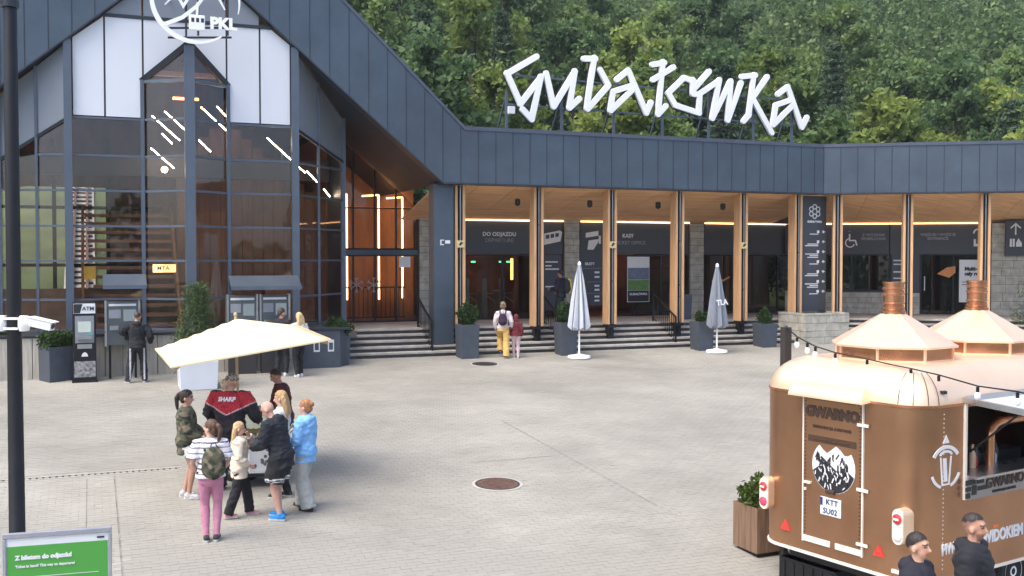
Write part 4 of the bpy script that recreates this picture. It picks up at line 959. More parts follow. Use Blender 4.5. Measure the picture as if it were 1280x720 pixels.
tp = ab(19.75, 32.6, FLZ); planter(tp, A, .62, .62, .9, 'dark planter with low dry plant up on the porch behind the grey closed parasol', shrubmesh(47, .2, .2, .3, 300, .07))
# pine in a white box
def pine_mesh(seed, H, Rr, nb=15, m=M_needle, per=420, ls=.11):
    r = np.random.default_rng(seed); mb = MB(); mb.tube([(0, 0, -.1), (.03, 0, H*.5), (0, .02, H)], [.05, .035, .012], 6); cl = []
    for i in range(nb):
        t = .08+.9*i/nb; L = Rr*(1-.72*t)*r.uniform(.75, 1.15)
        for k in range(4):
            az = i*1.3+k*1.57+r.uniform(-.3, .3); e = Vector((math.cos(az)*L, math.sin(az)*L, t*H+.28*L+.05)); s_ = Vector((0, 0, t*H))
            mb.tube([s_, s_.lerp(e, .6)-Vector((0, 0, .03)), e], [.014, .01, .005], 4, False); cl += [(e, .10), (s_.lerp(e, .75), .09), (s_.lerp(e, .5), .08)]
    cl.append((Vector((0, 0, H)), .08)); C_ = np.array([tuple(c[0]) for c in cl]); S_ = np.array([c[1] for c in cl])
    def samp(rg, k):
        i = rg.integers(0, len(C_), k); return C_[i]+rg.normal(size=(k, 3))*S_[i][:, None]*.75
    q, f = leaves(per*nb, samp, ls, r, 0, aspect=.16)
    tm = mb.mesh('trunk'); tm.materials.append(M_bark); return tm, npmesh('needles', q, f, m)
ptm, pnm = pine_mesh(51, 1.95, .60)
wp = empty('potted_pine', G(247, 484), A, 'bushy young pine in a square white box behind the cream parasol', 'planter', 'planters around the plaza')
b = MB(); b.loft([[Vector((x*w/2, y*w/2, z)) for x, y in ((-1, -1), (1, -1), (1, 1), (-1, 1))] for w, z in ((.86, -.02), (.92, .68), (.82, .68), (.82, .55))]); b.build('white_box', mat('white_planter', (.62, .65, .68), .5, 0, .05, 2), wp, bevel=.012)
MB().box(-.4, .4, -.4, .4, .53, .6).build('soil', M_soil, wp)
link('trunk', ptm, wp).location = (0, 0, .6); link('needles', pnm, wp).location = (0, 0, .6)
ptm2, pnm2 = pine_mesh(52, 2.5, .95, 17)
cp_ = G(1262, 402); tq = Mw @ Vector((7.6, 1.0, 0)); cw = ab(tq.x, tq.y, 1.9)
pc = empty('young_conifer', cw, 0, 'young conifer standing by the stone wall at the far right of the arcade', 'tree'); link('trunk', ptm2, pc); link('needles', pnm2, pc); pc.scale = (1, 1, 1.15)

# ================================================================ CLOSED PARASOLS
def closed_parasol(p, H, c, label, stripes, word=None):
    t = empty('closed_parasol', p, R(15), label, 'parasol', 'closed parasols on the plaza')
    MB().lathe([(.0, 0), (.34, 0), (.36, .03), (.34, .09), (.10, .13), (.05, .15)], n=20).build('base', M_letter, t, smooth=40)
    MB().lathe([(.028, .1), (.028, H-.05)], n=10).build('pole', M_letter, t, smooth=60)
    n = 48; rings = []; zs = [H-2.0, H-1.95, H-1.6, H-1.1, H-.5, H-.18, H-.05]; rad = [.30, .31, .27, .215, .13, .075, .05]
    rg = random.Random(int(p.x*100))
    for z, r_ in zip(zs, rad):
        rings.append([Vector((r_*(1+.20*math.cos(8*2*math.pi*j/n)*(1 if z < H-.2 else .2)+.06*math.cos(3*2*math.pi*j/n+z*2))*math.cos(2*math.pi*j/n), r_*(1+.20*math.cos(8*2*math.pi*j/n))*math.sin(2*math.pi*j/n), z+(.05*math.cos(8*2*math.pi*j/n) if z < H-1.9 else 0))) for j in range(n)])
    cn = MB().loft(rings).build('canopy', c, t, smooth=50)
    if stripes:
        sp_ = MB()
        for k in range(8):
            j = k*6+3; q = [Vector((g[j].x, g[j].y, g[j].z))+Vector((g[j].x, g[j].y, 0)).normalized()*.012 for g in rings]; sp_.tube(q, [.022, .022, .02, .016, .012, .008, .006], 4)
        sp_.build('fold_stripe_piping', mat('parasol_grey', (.13, .15, .18), .8), cn)  # grey stripes of the fabric, one along each fold
    MB().lathe([(.05, H-.06), (.055, H), (.02, H+.06), (.0, H+.07)], n=12).build('finial', M_letter, t, smooth=50)
    if word: text('lettering', word, .24, M_txt, t, (.03, -.30, H-1.2), rot=(R(84), R(-4), R(8)), bold=.01)
    return t
closed_parasol(G(724, 448), 2.92, mat('parasol_pale', (.50, .53, .58), .8, 0, .08, 4), 'closed parasol in pale striped fabric left of centre of the arcade', True)
closed_parasol(G(896, 441), 2.85, mat('parasol_slate', (.20, .225, .26), .8, 0, .08, 4), 'closed slate grey parasol with white letters on the right of the steps', False, 'TLA')

# ================================================================ HANDRAILS ON THE STEPS
def handrail(a, label, b0=30.42, b1=31.95, side=0):
    t = empty('handrail', (0, 0, 0), A, label, 'handrail', 'handrails on the steps')
    zf = lambda b: sz+rise*min(5, max(0, (b-30.3)/trd))
    MB().bar((a, b0, zf(b0)+.95), (a, b1, zf(b1)+.95), .05, .05).build('top_rail', M_black, t)
    MB().bar((a, b0, zf(b0)+.12), (a, b1, zf(b1)+.12), .03, .03).build('bottom_rail', M_black, t)
    for b in (b0, b1): MB().bar((a, b, zf(b)-.1), (a, b, zf(b)+.96), .05, .05).build('post', M_black, t)
    for i in range(1, 11):
        b = b0+(b1-b0)*i/11; MB().bar((a, b, zf(b)+.12), (a, b, zf(b)+.93), .018, .018).build('baluster', M_black, t)
handrail(14.05, 'black metal handrail on the steps beside the striped closed parasol')
handrail(18.25, 'black metal handrail on the steps beside the grey closed parasol')
handrail(9.66, 'black metal handrail on the steps against the steel pier')
# turnstiles behind the departure doors
for i, x in enumerate((12.75, 13.45, 14.15)):
    t = empty('turnstile', ab(x, 36.3, FLZ), A, ['leftmost', 'middle', 'rightmost'][i]+' steel turnstile behind the departure doors', 'turnstile', 'turnstiles')
    MB().box(-.12, .12, -.3, .3, 0, 1.0).build('cabinet', M_steel, t, bevel=.02)
    MB().box(-.1, .1, -.28, -.2, 1.0, 1.45).build('reader_post', M_steel, t)
    q = MB(); q.bar((.12, 0, .85), (.55, -.05, .55), .035); q.bar((.12, 0, .85), (.55, .1, .9), .035); q.build('arms', M_steel, t)
# crowd fence inside the glazed entrance
t = empty('entrance_barrier', ab(7.8, 35.6, FLZ), A, 'black barred barrier just inside the left glass entrance', 'barrier')
MB().box(0, 2.5, 0, .04, 1.15, 1.2).box(0, 2.5, 0, .04, .1, .14).build('rails', M_black, t)
for i in range(16): MB().box(.02+i*.16, .04+i*.16, .01, .03, .14, 1.15).build('bar', M_black, t)

# ================================================================ CASH MACHINE AND TICKET TERMINALS
at_ = empty('cash_machine', G(106, 476), A+R(2), 'tall black cash machine with white ATM header beside the glass gable', 'cash machine')
MB().box(-.27, .27, -.25, .25, 0, 2.0).build('cabinet', M_black, at_, bevel=.015)
hd_ = MB().box(-.255, .255, -.265, -.25, 1.72, 1.97).build('header', M_txt, at_); text('lettering', 'ATM', .135, M_ink, hd_, (.09, -.272, 1.84), bold=.002)
MB().prism([(-.25, 1.73), (-.10, 1.73), (-.04, 1.96), (-.25, 1.96)], -.27, -.266).build('header_wedge', M_ink, hd_)
MB().box(-.22, .22, -.262, -.25, .98, 1.66).build('fascia', mat('atm_grey', (.22, .24, .26), .5), at_)
MB().box(-.15, .15, -.27, -.262, 1.25, 1.52).build('screen', mat('atm_screen', (.32, .36, .34), .2, emit=(.5, .6, .55), estr=.15), at_)
MB().box(-.17, .17, -.34, -.262, 1.08, 1.16).build('keypad_shelf', M_steel, at_); MB().box(.08, .18, -.275, -.262, 1.17, 1.23).build('card_slot', mat('atm_teal', (.1, .35, .3), .4), at_)
MB().box(-.17, .17, -.29, -.262, .84, .95).build('cash_slot', M_steel, at_)
MB().box(-.25, .25, -.262, -.25, .12, .52).build('advert', mat('advert_print', (.22, .22, .22), .6, 0, .9, 14), at_); MB().prism([(-.08, .64), (.08, .64), (.05, .72), (0, .75), (-.05, .72)], -.264, -.25).build('emblem', M_txt, at_)
MB().box(-.30, .30, -.28, .28, -.02, .03).build('plinth', M_black, at_)
def terminal(p, w, h, z0, label, legs=True):
    t = empty('ticket_terminal', p, A, label, 'ticket terminal', 'ticket terminals at the gable wall')
    MB().box(-w/2, w/2, -.12, .14, z0, z0+h).build('cabinet', mat('terminal_grey', (.10, .115, .12), .45, .2), t, bevel=.01)
    MB().box(-w/2-.02, -w/2+.03, -.15, .14, z0-.02, z0+h+.03).box(w/2-.03, w/2+.02, -.15, .14, z0-.02, z0+h+.03).build('side_frame', M_steel, t)
    MB().box(.02, w/2-.08, -.128, -.12, z0+h*.55, z0+h*.82).build('screen', mat('terminal_screen', (.08, .10, .11), .15, emit=(.5, .6, .65), estr=.12), t)
    MB().box(-w/2+.08, -.04, -.126, -.12, z0+h*.62, z0+h*.82).build('notice', M_txtg, t); MB().box(-w/2+.1, -.1, -.15, -.12, z0+h*.35, z0+h*.45).build('coin_slot', M_steel, t)
    MB().box(.04, w/2-.1, -.16, -.12, z0+h*.12, z0+h*.22).build('ticket_tray', M_black, t); MB().box(-w/2+.08, w/2-.08, -.126, -.12, z0+h*.90, z0+h*.95).build('header_print', M_txt, t)
    if legs:
        for x in (-w/2+.1, w/2-.1): MB().box(x-.03, x+.03, -.03, .03, -.02, z0).build('leg', M_black, t)
    else: MB().box(-w/2+.03, w/2-.03, -.1, .12, -.02, z0).build('pedestal', M_intdark, t)
    return t
def canopy(p, w, d, z, label):
    t = empty('terminal_canopy', p, A, label, 'canopy', 'small canopies over the terminals')
    MB().add([(-w/2, -d, z), (w/2, -d, z), (w/2, 0, z+.30), (-w/2, 0, z+.30), (-w/2, -d, z-.05), (w/2, -d, z-.05), (w/2, 0, z+.25), (-w/2, 0, z+.25)], [(0, 1, 2, 3), (7, 6, 5, 4), (0, 4, 5, 1), (1, 5, 6, 2), (2, 6, 7, 3), (3, 7, 4, 0)]).build('roof_sheet', M_fascia, t)
    for x in (-w/2+.02, w/2-.05): MB().prism([(0, 0), (.03, 0), (.03, .3), (0, .3)], 0, .01).build('bracket_plate', M_dark, t, loc=(x, -.05, z-.1))
    for x in (-w/2+.1, w/2-.1): MB().bar((x, -d*.9, z-.02), (x, .45, z-.02), .04, .06).build('bracket', M_dark, t)
    MB().box(-w/2, w/2, -d-.015, -d, z-.07, z+.03).build('front_trim', M_frame, t)
    return t
terminal(ab(.72, 28.62), .82, 1.12, .86, 'single grey ticket terminal used by the man in black track suit')
canopy(ab(.78, 28.7), 1.05, .5, 2.38, 'small metal canopy over the single ticket terminal')
terminal(ab(3.72, 28.55), .78, 1.2, .9, 'left of the two paired ticket terminals behind the cream parasol', False)
terminal(ab(4.58, 28.58), .78, 1.2, .9, 'right of the two paired ticket terminals, used by the man in black', False)
canopy(ab(4.32, 28.7), 1.85, .6, 2.32, 'long metal canopy over the paired ticket terminals')

# ================================================================ LAMP POST, CAMERAS, POSTER STAND
px_, Yp = 17, 10.5
lx = (px_-640)/1300*Yp; lz = gz(lx, Yp)
lp_ = empty('lamp_post', (lx, Yp, lz), 0, 'dark round lamp post rising through the left edge of the picture', 'lamp post')
MB().lathe([(.13, -.02), (.13, .35), (.082, .4), (.07, 3.2), (.064, 6.75), (.05, 6.8)], n=16).build('pole', M_black, lp_, smooth=50)
MB().lathe([(.085, 6.55), (.085, 6.62), (.07, 6.63)], n=16).build('collar', M_dark, lp_, smooth=50)
MB().bar((0, 0, 6.72), (-.5, -.1, 6.78), .06, .06).build('arm', M_black, lp_)
MB().box(-.75, .12, -.16, .06, 6.72, 6.80).build('lamp_head', M_dark, lp_, bevel=.015); MB().box(-.70, .08, -.13, .03, 6.705, 6.722).build('lamp_lens', mat('lens_white', (.8, .82, .85), .3), lp_)
def cctv(z, sgn, label):
    t = empty('security_camera', (lx, Yp, lz+z), 0, label, 'camera', 'white cameras clamped to the lamp post'); t.scale = (.72, 1, .78)
    MB().lathe([(.0, 0), (.06, .0), (.075, .06), (.075, .16), (.05, .20), (0, .20)], (sgn*.15, -.02, -.10), 14).build('junction_box', M_letter, t, smooth=50)
    q = MB(); q.box(min(0, sgn*.1), max(0, sgn*.1), -.085, -.07, .05, .08).build('clamp_band', M_letter, t); MB().box(min(0, sgn*.1), max(0, sgn*.1), -.085, -.07, -.08, -.05).build('clamp_band', M_letter, t)
    MB().tube([(sgn*.2, -.03, 0), (sgn*.3, -.04, 0)], .025, 10).build('arm', M_letter, t)
    m_ = Matrix.Translation((sgn*.42, -.06, 0)) @ Matrix.Rotation(R(12*sgn), 4, 'Y')
    MB(m_).box(-.14, .16, -.055, .055, -.06, .05).box(-.16, .20, -.07, .07, .051, .065).build('housing', M_letter, t, bevel=.012); MB(m_).tube([(.161*sgn if sgn > 0 else -.141, 0, 0), ((.166 if sgn > 0 else -.146), 0, 0)], .04, 12).build('lens', M_ink, t)
cctv(CAMH-(404-322)/1300*Yp-lz, 1, 'white security camera on the lamp post pointing right')
cctv(CAMH-(404-322)/1300*Yp-lz, -1, 'white security camera on the lamp post at the very left edge')
Ys = 8.9; sx_ = (68-640)/1300*Ys
ps = empty('poster_stand', (sx_, Ys, gz(sx_, Ys)), R(17), 'silver framed poster stand with green ticket notice in the bottom left corner', 'sign')
tz_ = CAMH-(665-322)/1300*Ys-gz(sx_, Ys); w_ = .405
fr = MB(); fr.box(-w_-.03, w_+.03, -.02, .02, tz_-.045, tz_).box(-w_-.03, -w_, -.02, .02, .1, tz_-.046).box(w_, w_+.03, -.02, .02, .1, tz_-.046).box(-w_-.03, w_+.03, -.02, .02, .05, .1); fr.build('frame', mat('silver_frame', (.36, .37, .41), .4, .4), ps, bevel=.006)
MB().box(-w_, w_, -.005, .005, .1, tz_-.046).build('backing', M_txt, ps)
gp_ = MB().box(-w_+.005, w_-.005, -.010, -.006, .35, tz_-.115).build('green_poster', mat('poster_vivid_green', (.07, .32, .05), .6, 0, .04, 3), ps)
text('lettering', 'Z biletem do odjazdu!', .050, M_txt, ps, (-w_+.07, -.012, tz_-.215), align='LEFT', bold=.003)
text('lettering', 'Ticket in hand? This way to departure!', .030, M_txt, ps, (-w_+.07, -.012, tz_-.29), align='LEFT', bold=.001)
MB().box(-w_+.07, w_-.08, -.0125, -.0105, tz_-.385, tz_-.381).build('rule', M_txt, gp_)
MB().box(w_-.09, w_-.03, -.0125, -.0105, tz_-.09, tz_-.075).build('corner_mark', M_ink, ps)
for s_ in (-1, 1): MB().bar((s_*.4, 0, .1), (s_*.4, .45, -.0), .03, .03).build('stay', M_steel, ps)
MB().box(-w_, w_, -.2, .3, -.01, .05).build('foot', M_steel, ps, bevel=.01)
# ================================================================ COPPER FOOD TRAILER
TH = R(33); TT = Vector((math.cos(TH), math.sin(TH), 0)); TW = Vector((-math.sin(TH), math.cos(TH), 0))
to = TT*10+TW*8.33; to.z = gz(to.x, to.y)
tr = empty('food_trailer', to, TH, 'copper brown brewery food trailer with two kettle shaped chimneys on its roof', 'trailer')
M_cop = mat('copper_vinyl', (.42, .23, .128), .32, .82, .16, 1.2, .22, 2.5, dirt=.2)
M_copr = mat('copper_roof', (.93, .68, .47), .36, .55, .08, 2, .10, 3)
M_copd = mat('copper_shiny', (.62, .30, .17), .25, .9, .12, 4)
M_trim = mat('cream_trim', (.75, .70, .62), .5, 0, .05, 3)
M_pdark = mat('dark_brown_print', (.055, .028, .016), .6, 0, .1, 4)
TL, HW, CR = 6.2, 1.22, .38
def rrect(x0, x1, y0, y1, r, extra=()):
    pts = []; 
    for cx, cy, a0_ in ((x1-r, y1-r, 0), (x0+r, y1-r, 90), (x0+r, y0+r, 180)):
        pts += [(cx+r*math.cos(R(a0_+90*i/8)), cy+r*math.sin(R(a0_+90*i/8))) for i in range(9)]
    for x in extra: pts.append((x, y0))
    cx, cy = x1-r, y0+r; pts += [(cx+r*math.cos(R(270+90*i/8)), cy+r*math.sin(R(270+90*i/8))) for i in range(9)]
    return pts
EX = (.80, 3.6)
WZ0, WZ1 = 1.62, 2.42
zr = [.48, .70, WZ0, WZ1, 2.46]
n_ = len(rrect(0, TL, -HW, HW, CR, EX)); body = MB()
ring0 = rrect(0, TL, -HW, HW, CR, EX)
vs_ = [(x, y, z) for z in zr for x, y in ring0]
i0 = next(i for i, p in enumerate(ring0) if abs(p[0]-EX[0]) < 1e-6 and abs(p[1]+HW) < 1e-6)
fs_ = [(k*n_+j, k*n_+(j+1) % n_, (k+1)*n_+(j+1) % n_, (k+1)*n_+j) for k in range(len(zr)-1) for j in range(n_) if not (k == 2 and j == i0)]
fs_.append(tuple(range(n_-1, -1, -1)))
body.add(vs_, fs_); body.build('body', M_cop, tr, smooth=30)
roof = MB(); rings = []
for i in range(11):
    t_ = R(90*i/10); ins = .46*(1-math.cos(t_)); z = 2.462+.42*math.sin(t_); rr_ = max(.2, CR-ins*.3)
    rings.append([Vector((x, y, z)) for x, y in rrect(ins, TL-ins, -HW+ins, HW-ins, rr_)])
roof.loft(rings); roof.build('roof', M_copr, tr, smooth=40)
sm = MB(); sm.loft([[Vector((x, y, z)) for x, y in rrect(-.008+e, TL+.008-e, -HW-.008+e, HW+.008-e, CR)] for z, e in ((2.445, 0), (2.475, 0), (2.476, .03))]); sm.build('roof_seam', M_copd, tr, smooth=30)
sm = MB(); sm.loft([[Vector((x, y, z)) for x, y in rrect(-.012+e, TL+.012-e, -HW-.012+e, HW+.012-e, CR)] for z, e in ((.47, 0), (.505, 0), (.506, .03))]); sm.build('bottom_trim', M_trim, tr, smooth=30)
# rear: mapping h (to the viewer's right) -> -y, plane x=0, outwards = -x
MR = Matrix.Rotation(R(-90), 4, 'Z')
def rear(): return MB(MR)
def rtext(nm, body_, size, m, par, h, z, x=-.018, **k): return text(nm, body_, size, m, par, (x, -h, z), rot=(R(90), 0, R(-90)), **k)
dx0, dx1, dz0, dz1 = -.43, .45, .63, 2.45
door = rear().box(dx0, dx1, -.014, .01, dz0, dz1).build('rear_door', M_cop, tr)
for nm, q in (('door_edge', (dx0-.012, dx0+.006, dz0, dz1)), ('door_edge', (dx1-.006, dx1+.012, dz0, dz1)), ('door_edge', (dx0+.006, dx1-.006, dz1-.015, dz1+.008))):
    rear().box(q[0], q[1], -.024, .0, q[2], q[3]).build(nm, M_trim, door)
rear().box(dx0+.01, dx0+.42, -.026, .0, dz0+.01, dz0+.08).build('kick_strip', M_trim, door); rear().box(dx0+.5, dx1-.01, -.026, .0, dz0+.01, dz0+.08).build('kick_strip', M_trim, door)
for z in (.78, 1.42, 2.18): rear().box(dx1-.07, dx1+.09, -.034, -.02, z-.018, z+.018).build('hinge', M_trim, door)
rv = rear()
for z in np.arange(dz0+.12, dz1-.05, .045):
    for h in (dx0+.03, dx1-.035): rv.box(h-.007, h+.007, -.020, -.013, z-.008, z+.008)
for h in np.arange(dx0+.05, dx1-.05, .045): rv.box(h-.008, h+.008, -.020, -.013, dz1-.05, dz1-.036)
tag(rv.build('rivets', M_pdark, door), kind='stuff')
rtext('lettering', 'GWARNO', .17, M_pdark, door, .0, 2.25, bold=.013)
rtext('lettering', 'RESTAURACJA & BROWAR', .048, M_pdark, door, .0, 2.075, bold=.002)
pill = rear().box(-.36, .36, -.02, -.013, 1.885, 1.965).build('slogan_bar', M_pdark, door, bevel=.02)
rtext('lettering', 'PIWO RZEMIEŚLNICZE Z WIDOKIEM NA TATRY', .026, M_cop, pill, .0, 1.925, x=-.026)
# mountain emblem
em = rear(); cxh, czh, rr_ = .03, 1.62, .32
disc = [(cxh+rr_*math.cos(R(t)), czh+rr_*math.sin(R(t))) for t in range(0, 360, 12)]
disc = [(x, min(z, czh+.20+.05*math.sin(x*22))) for x, z in disc]
eo = em.prism(disc, -.0195, -.0135).build('mountain_emblem', M_txt, door)
ek = rear(); rm = random.Random(4)
lowd = [(cxh+.315*math.cos(R(t)), czh+.315*math.sin(R(t))) for t in range(195, 346, 10)]; ek.prism(lowd+[(cxh+.2, czh-.02), (cxh+.08, czh-.10), (cxh-.02, czh-.04), (cxh-.12, czh+.0), (cxh-.22, czh-.02)], -.0212, -.0195)
for i in range(34):
    x = cxh+rm.uniform(-.25, .25); top = czh+.02+.15*math.sin(abs(x*9+.8)); L_ = rm.uniform(.05, .13)
    seg(ek, (x, top), (x+rm.uniform(-.05, .02), top-L_), rm.uniform(.008, .02), -.0215-.0002*i, -.0195)
for i in range(26):
    x = cxh+rm.uniform(-.22, .22); z = czh-rm.uniform(.05, .28)
    if (x-cxh)**2+(z-czh)**2 > .29**2: continue
    seg(ek, (x, z), (x, z+rm.uniform(.04, .10)), rm.uniform(.014, .03), -.0285-.0002*i, -.0195)
seg(ek, (cxh-.24, czh+.08), (cxh+.05, czh-.12), .03, -.0352, -.0195); seg(ek, (cxh-.18, czh+.10), (cxh+.12, czh-.10), .018, -.0356, -.0195)
tag(ek.build('emblem_ink', M_ink, eo), kind='stuff')
ew = rear()
for i in range(44):
    x = cxh+rm.uniform(-.26, .26); z = czh-rm.uniform(.05, .29)
    if (x-cxh)**2+(z-czh)**2 > .29**2: continue
    seg(ew, (x, z), (x+rm.uniform(-.03, .03), z+rm.uniform(.02, .07)), rm.uniform(.006, .016), -.0362-.0002*i, -.0340)
tag(ew.build('emblem_highlights', M_txt, eo), kind='stuff')
pl_ = rear().box(-.155, .155, -.03, -.014, 1.02, 1.24).build('number_plate', M_txt, tr, bevel=.008)
rear().box(-.15, -.115, -.032, -.03, 1.135, 1.235).build('blue_strip', mat('eu_blue', (.01, .03, .25), .5), pl_)
M_plt = mat('plate_ink', (.03, .05, .12), .6)
rtext('lettering', 'KTT', .095, M_plt, pl_, .025, 1.185, x=-.033, bold=.0008, space=1.05); rtext('lettering', 'SU02', .095, M_plt, pl_, .0, 1.075, x=-.033, bold=.0008, space=1.05)
rear().box(-.06, .07, -.06, -.014, 1.29, 1.345).build('plate_lamp', M_pdark, tr, bevel=.015)
hk = rear().box(-.40, -.30, -.05, -.014, 1.36, 1.385).box(-.40, -.375, -.04, -.014, 1.27, 1.3).build('door_latch', M_trim, door)
# hood over the door
hood = rear(); rg_ = []
for y_, zz, e in ((.02, 2.60, .06), (-.05, 2.60, .05), (-.13, 2.55, .02), (-.17, 2.47, 0), (-.17, 2.44, 0), (.02, 2.455, 0)): rg_.append([(dx0-.12+e, y_, zz), (dx1+.10-e, y_, zz)])
hv = [p for g in rg_ for p in g]; hf = [(2*i, 2*i+1, 2*((i+1) % 6)+1, 2*((i+1) % 6)) for i in range(6)]+[tuple(range(0, 12, 2))[::-1], tuple(range(1, 12, 2))]
hood.add(hv, hf); hood.build('door_hood', M_copr, tr, smooth=50)
rear().box(-.12, .04, -.10, -.03, 2.452, 2.475).build('hood_lamp', M_txt, tr)
# tail lights and reflectors
M_redl = mat('red_lens', (.55, .03, .02), .25, coat=.5); M_cl = mat('clear_lens', (.75, .72, .68), .25, coat=.5); M_pk = mat('pink_lens', (.6, .06, .12), .25, coat=.5)
for h, lowm in ((-1.0, M_pk), (1.0, M_cl)):
    hs = MB(Matrix.Translation((-.0, -h, 1.12))); lobe = []
    pts_ = [(.075*math.cos(R(t)), .13+.075*math.sin(R(t))) for t in range(0, 181, 20)]+[(.075*math.cos(R(t)), -.13+.075*math.sin(R(t))) for t in range(180, 361, 20)]
    hs = MB(Matrix.Translation((0, -h, 1.12)) @ MR); hs.prism(pts_, -.10, .20); ho = hs.build('tail_light', M_copr, tr, bevel=.01)
    fp = MB(Matrix.Translation((0, -h, 1.12)) @ MR); fp.prism([(x*.92, z*.97) for x, z in pts_], -.108, -.1005); fp.build('bezel', M_trim, ho)
    for dz_, mm in ((.09, M_redl), (-.10, lowm)):
        MB(Matrix.Translation((-.108, -h, 1.12+dz_)) @ Matrix.Rotation(R(-90), 4, 'Y')).lathe([(.058, 0), (.058, .012), (.04, .022), (0, .026)], n=16).build('lens', mm, ho, smooth=50)
    MB(Matrix.Translation((-.134, -h, 1.21)) @ MR).box(-.035, .035, -.004, .0, -.012, .012).build('lens_mark', M_txt, ho)
for h in (-.72, .68): rear().prism([(h-.075, .70), (h+.075, .70), (h, .83)], -.02, .01).build('reflector_triangle', mat('reflector_red', (.7, .04, .03), .3, coat=.4), tr)
rear().box(.86, .96, -.02, .0, .56, .60).build('number_tag', M_trim, tr)
# side: printed mug emblem, slogan, service window
SY = -HW
mg = MB()
stroke(mg, [(.34, 1.95), (.37, 1.58), (.47, 1.58), (.50, 1.95)], .02, SY-.006, SY-.0005); stroke(mg, arc(.42, 1.97, .085, .05, 180, 0), .03, SY-.0065, SY-.0005); stroke(mg, [(.40, 1.93), (.42, 1.62)], .05, SY-.007, SY-.0005)
stroke(mg, arc(.42, 1.84, .21, .24, 150, 30), .045, SY-.006, SY-.0005, False); stroke(mg, arc(.42, 1.80, .22, .26, 200, 250), .035, SY-.006, SY-.0005); stroke(mg, arc(.42, 1.80, .22, .26, 290, 340), .035, SY-.006, SY-.0005)
mg.prism([(.37, 2.13), (.47, 2.13), (.42, 2.24)], SY-.006, SY-.0005); mg.v = [(.44+(x-.42)*1.2, y, 1.83+(z-1.88)*.85) for x, y, z in mg.v]; mg.build('mug_emblem', M_txt, tr)
text('lettering', 'PIWO', .17, M_txt, tr, (.55, SY-.004, .83), bold=.006, xs=.75); text('lettering', 'Z WIDOKIEM', .19, M_txt, tr, (1.50, SY-.004, .85), bold=.008, xs=.85)
MB().box(1.36, 1.47, SY-.006, SY-.001, .95, .985).build('slogan_accent', mat('print_orange', (.75, .2, .05), .6), tr)
rv = MB()
for z in np.arange(.62, 2.42, .05): rv.box(.02+CR-.006, .02+CR+.006, SY-.004, SY+.002, z-.006, z+.006)
tag(rv.build('rivets', M_trim, tr), kind='stuff')
wf = MB().box(EX[0]-.035, EX[0], SY-.03, SY+.02, 1.36, 2.47).box(EX[1], EX[1]+.035, SY-.03, SY+.02, 1.36, 2.47).build('window_frame', M_trim, tr)
MB().box(EX[0], EX[1], SY-.05, SY-.03, 1.36, 1.61).build('counter_front', mat('counter_grey', (.30, .29, .28), .35, .5), tr)
MB().box(EX[0], EX[1], SY-.16, SY+.25, 1.612, 1.64).build('counter_top', M_steel, tr)
text('lettering', 'GWARNO', .165, M_pdark, tr, (1.52, SY-.055, 1.51), bold=.007); text('lettering', 'RESTAURACJA & BROWAR', .04, M_pdark, tr, (1.5, SY-.055, 1.405), bold=.001)
for x0, z0, w, h in ((.74, 1.53, .19, .06), (.74, 1.46, .10, .05), (.95, 1.53, .14, .06), (.86, 1.41, .09, .11), (.97, 1.45, .21, .05), (.74, 1.38, .09, .06)): MB().box(x0, x0+w, SY-.056, SY-.051, z0, z0+h).build('sticker', M_ink, tr)
MB().box(EX[0]-.05, EX[1]+.05, .2, .25, .75, 2.45).build('inner_wall', M_pdark, tr); MB().box(.1, TL-.1, -1.1, 1.1, .56, .6).build('inner_floor', M_black, tr)
MB().box(EX[0]+.05, EX[1]-.05, -.25, .15, .75, 1.55).build('inner_counter', M_steel, tr)
fa = MB(); fa.add([(EX[0]-.03, SY-.01, 2.47), (EX[1]+.03, SY-.01, 2.47), (EX[1]+.03, SY-.92, 2.40), (EX[0]-.03, SY-.92, 2.40), (EX[0]-.03, SY-.01, 2.50), (EX[1]+.03, SY-.01, 2.50), (EX[1]+.03, SY-.92, 2.43), (EX[0]-.03, SY-.92, 2.43)], [(3, 2, 1, 0), (4, 5, 6, 7), (0, 1, 5, 4), (1, 2, 6, 5), (2, 3, 7, 6), (3, 0, 4, 7)])
fl_ = fa.build('window_flap', mat('flap_pale', (.62, .64, .64), .35, .2), tr)
for (p, q) in (((EX[0]-.03, SY, 2.51), (EX[0]-.03, SY-.92, 2.44)), ((EX[0]-.03, SY-.92, 2.42), (EX[1]+.03, SY-.92, 2.42)), ((EX[0], SY-.03, 2.52), (EX[1], SY-.03, 2.52))): MB().bar(p, q, .05, .06).build('flap_edge', M_steel, fl_)
for x in (EX[0]+.1, EX[1]-.1): MB().tube([(x, SY, 1.9), (x, SY-.6, 2.42)], .012, 6).build('gas_strut', M_black, fl_)
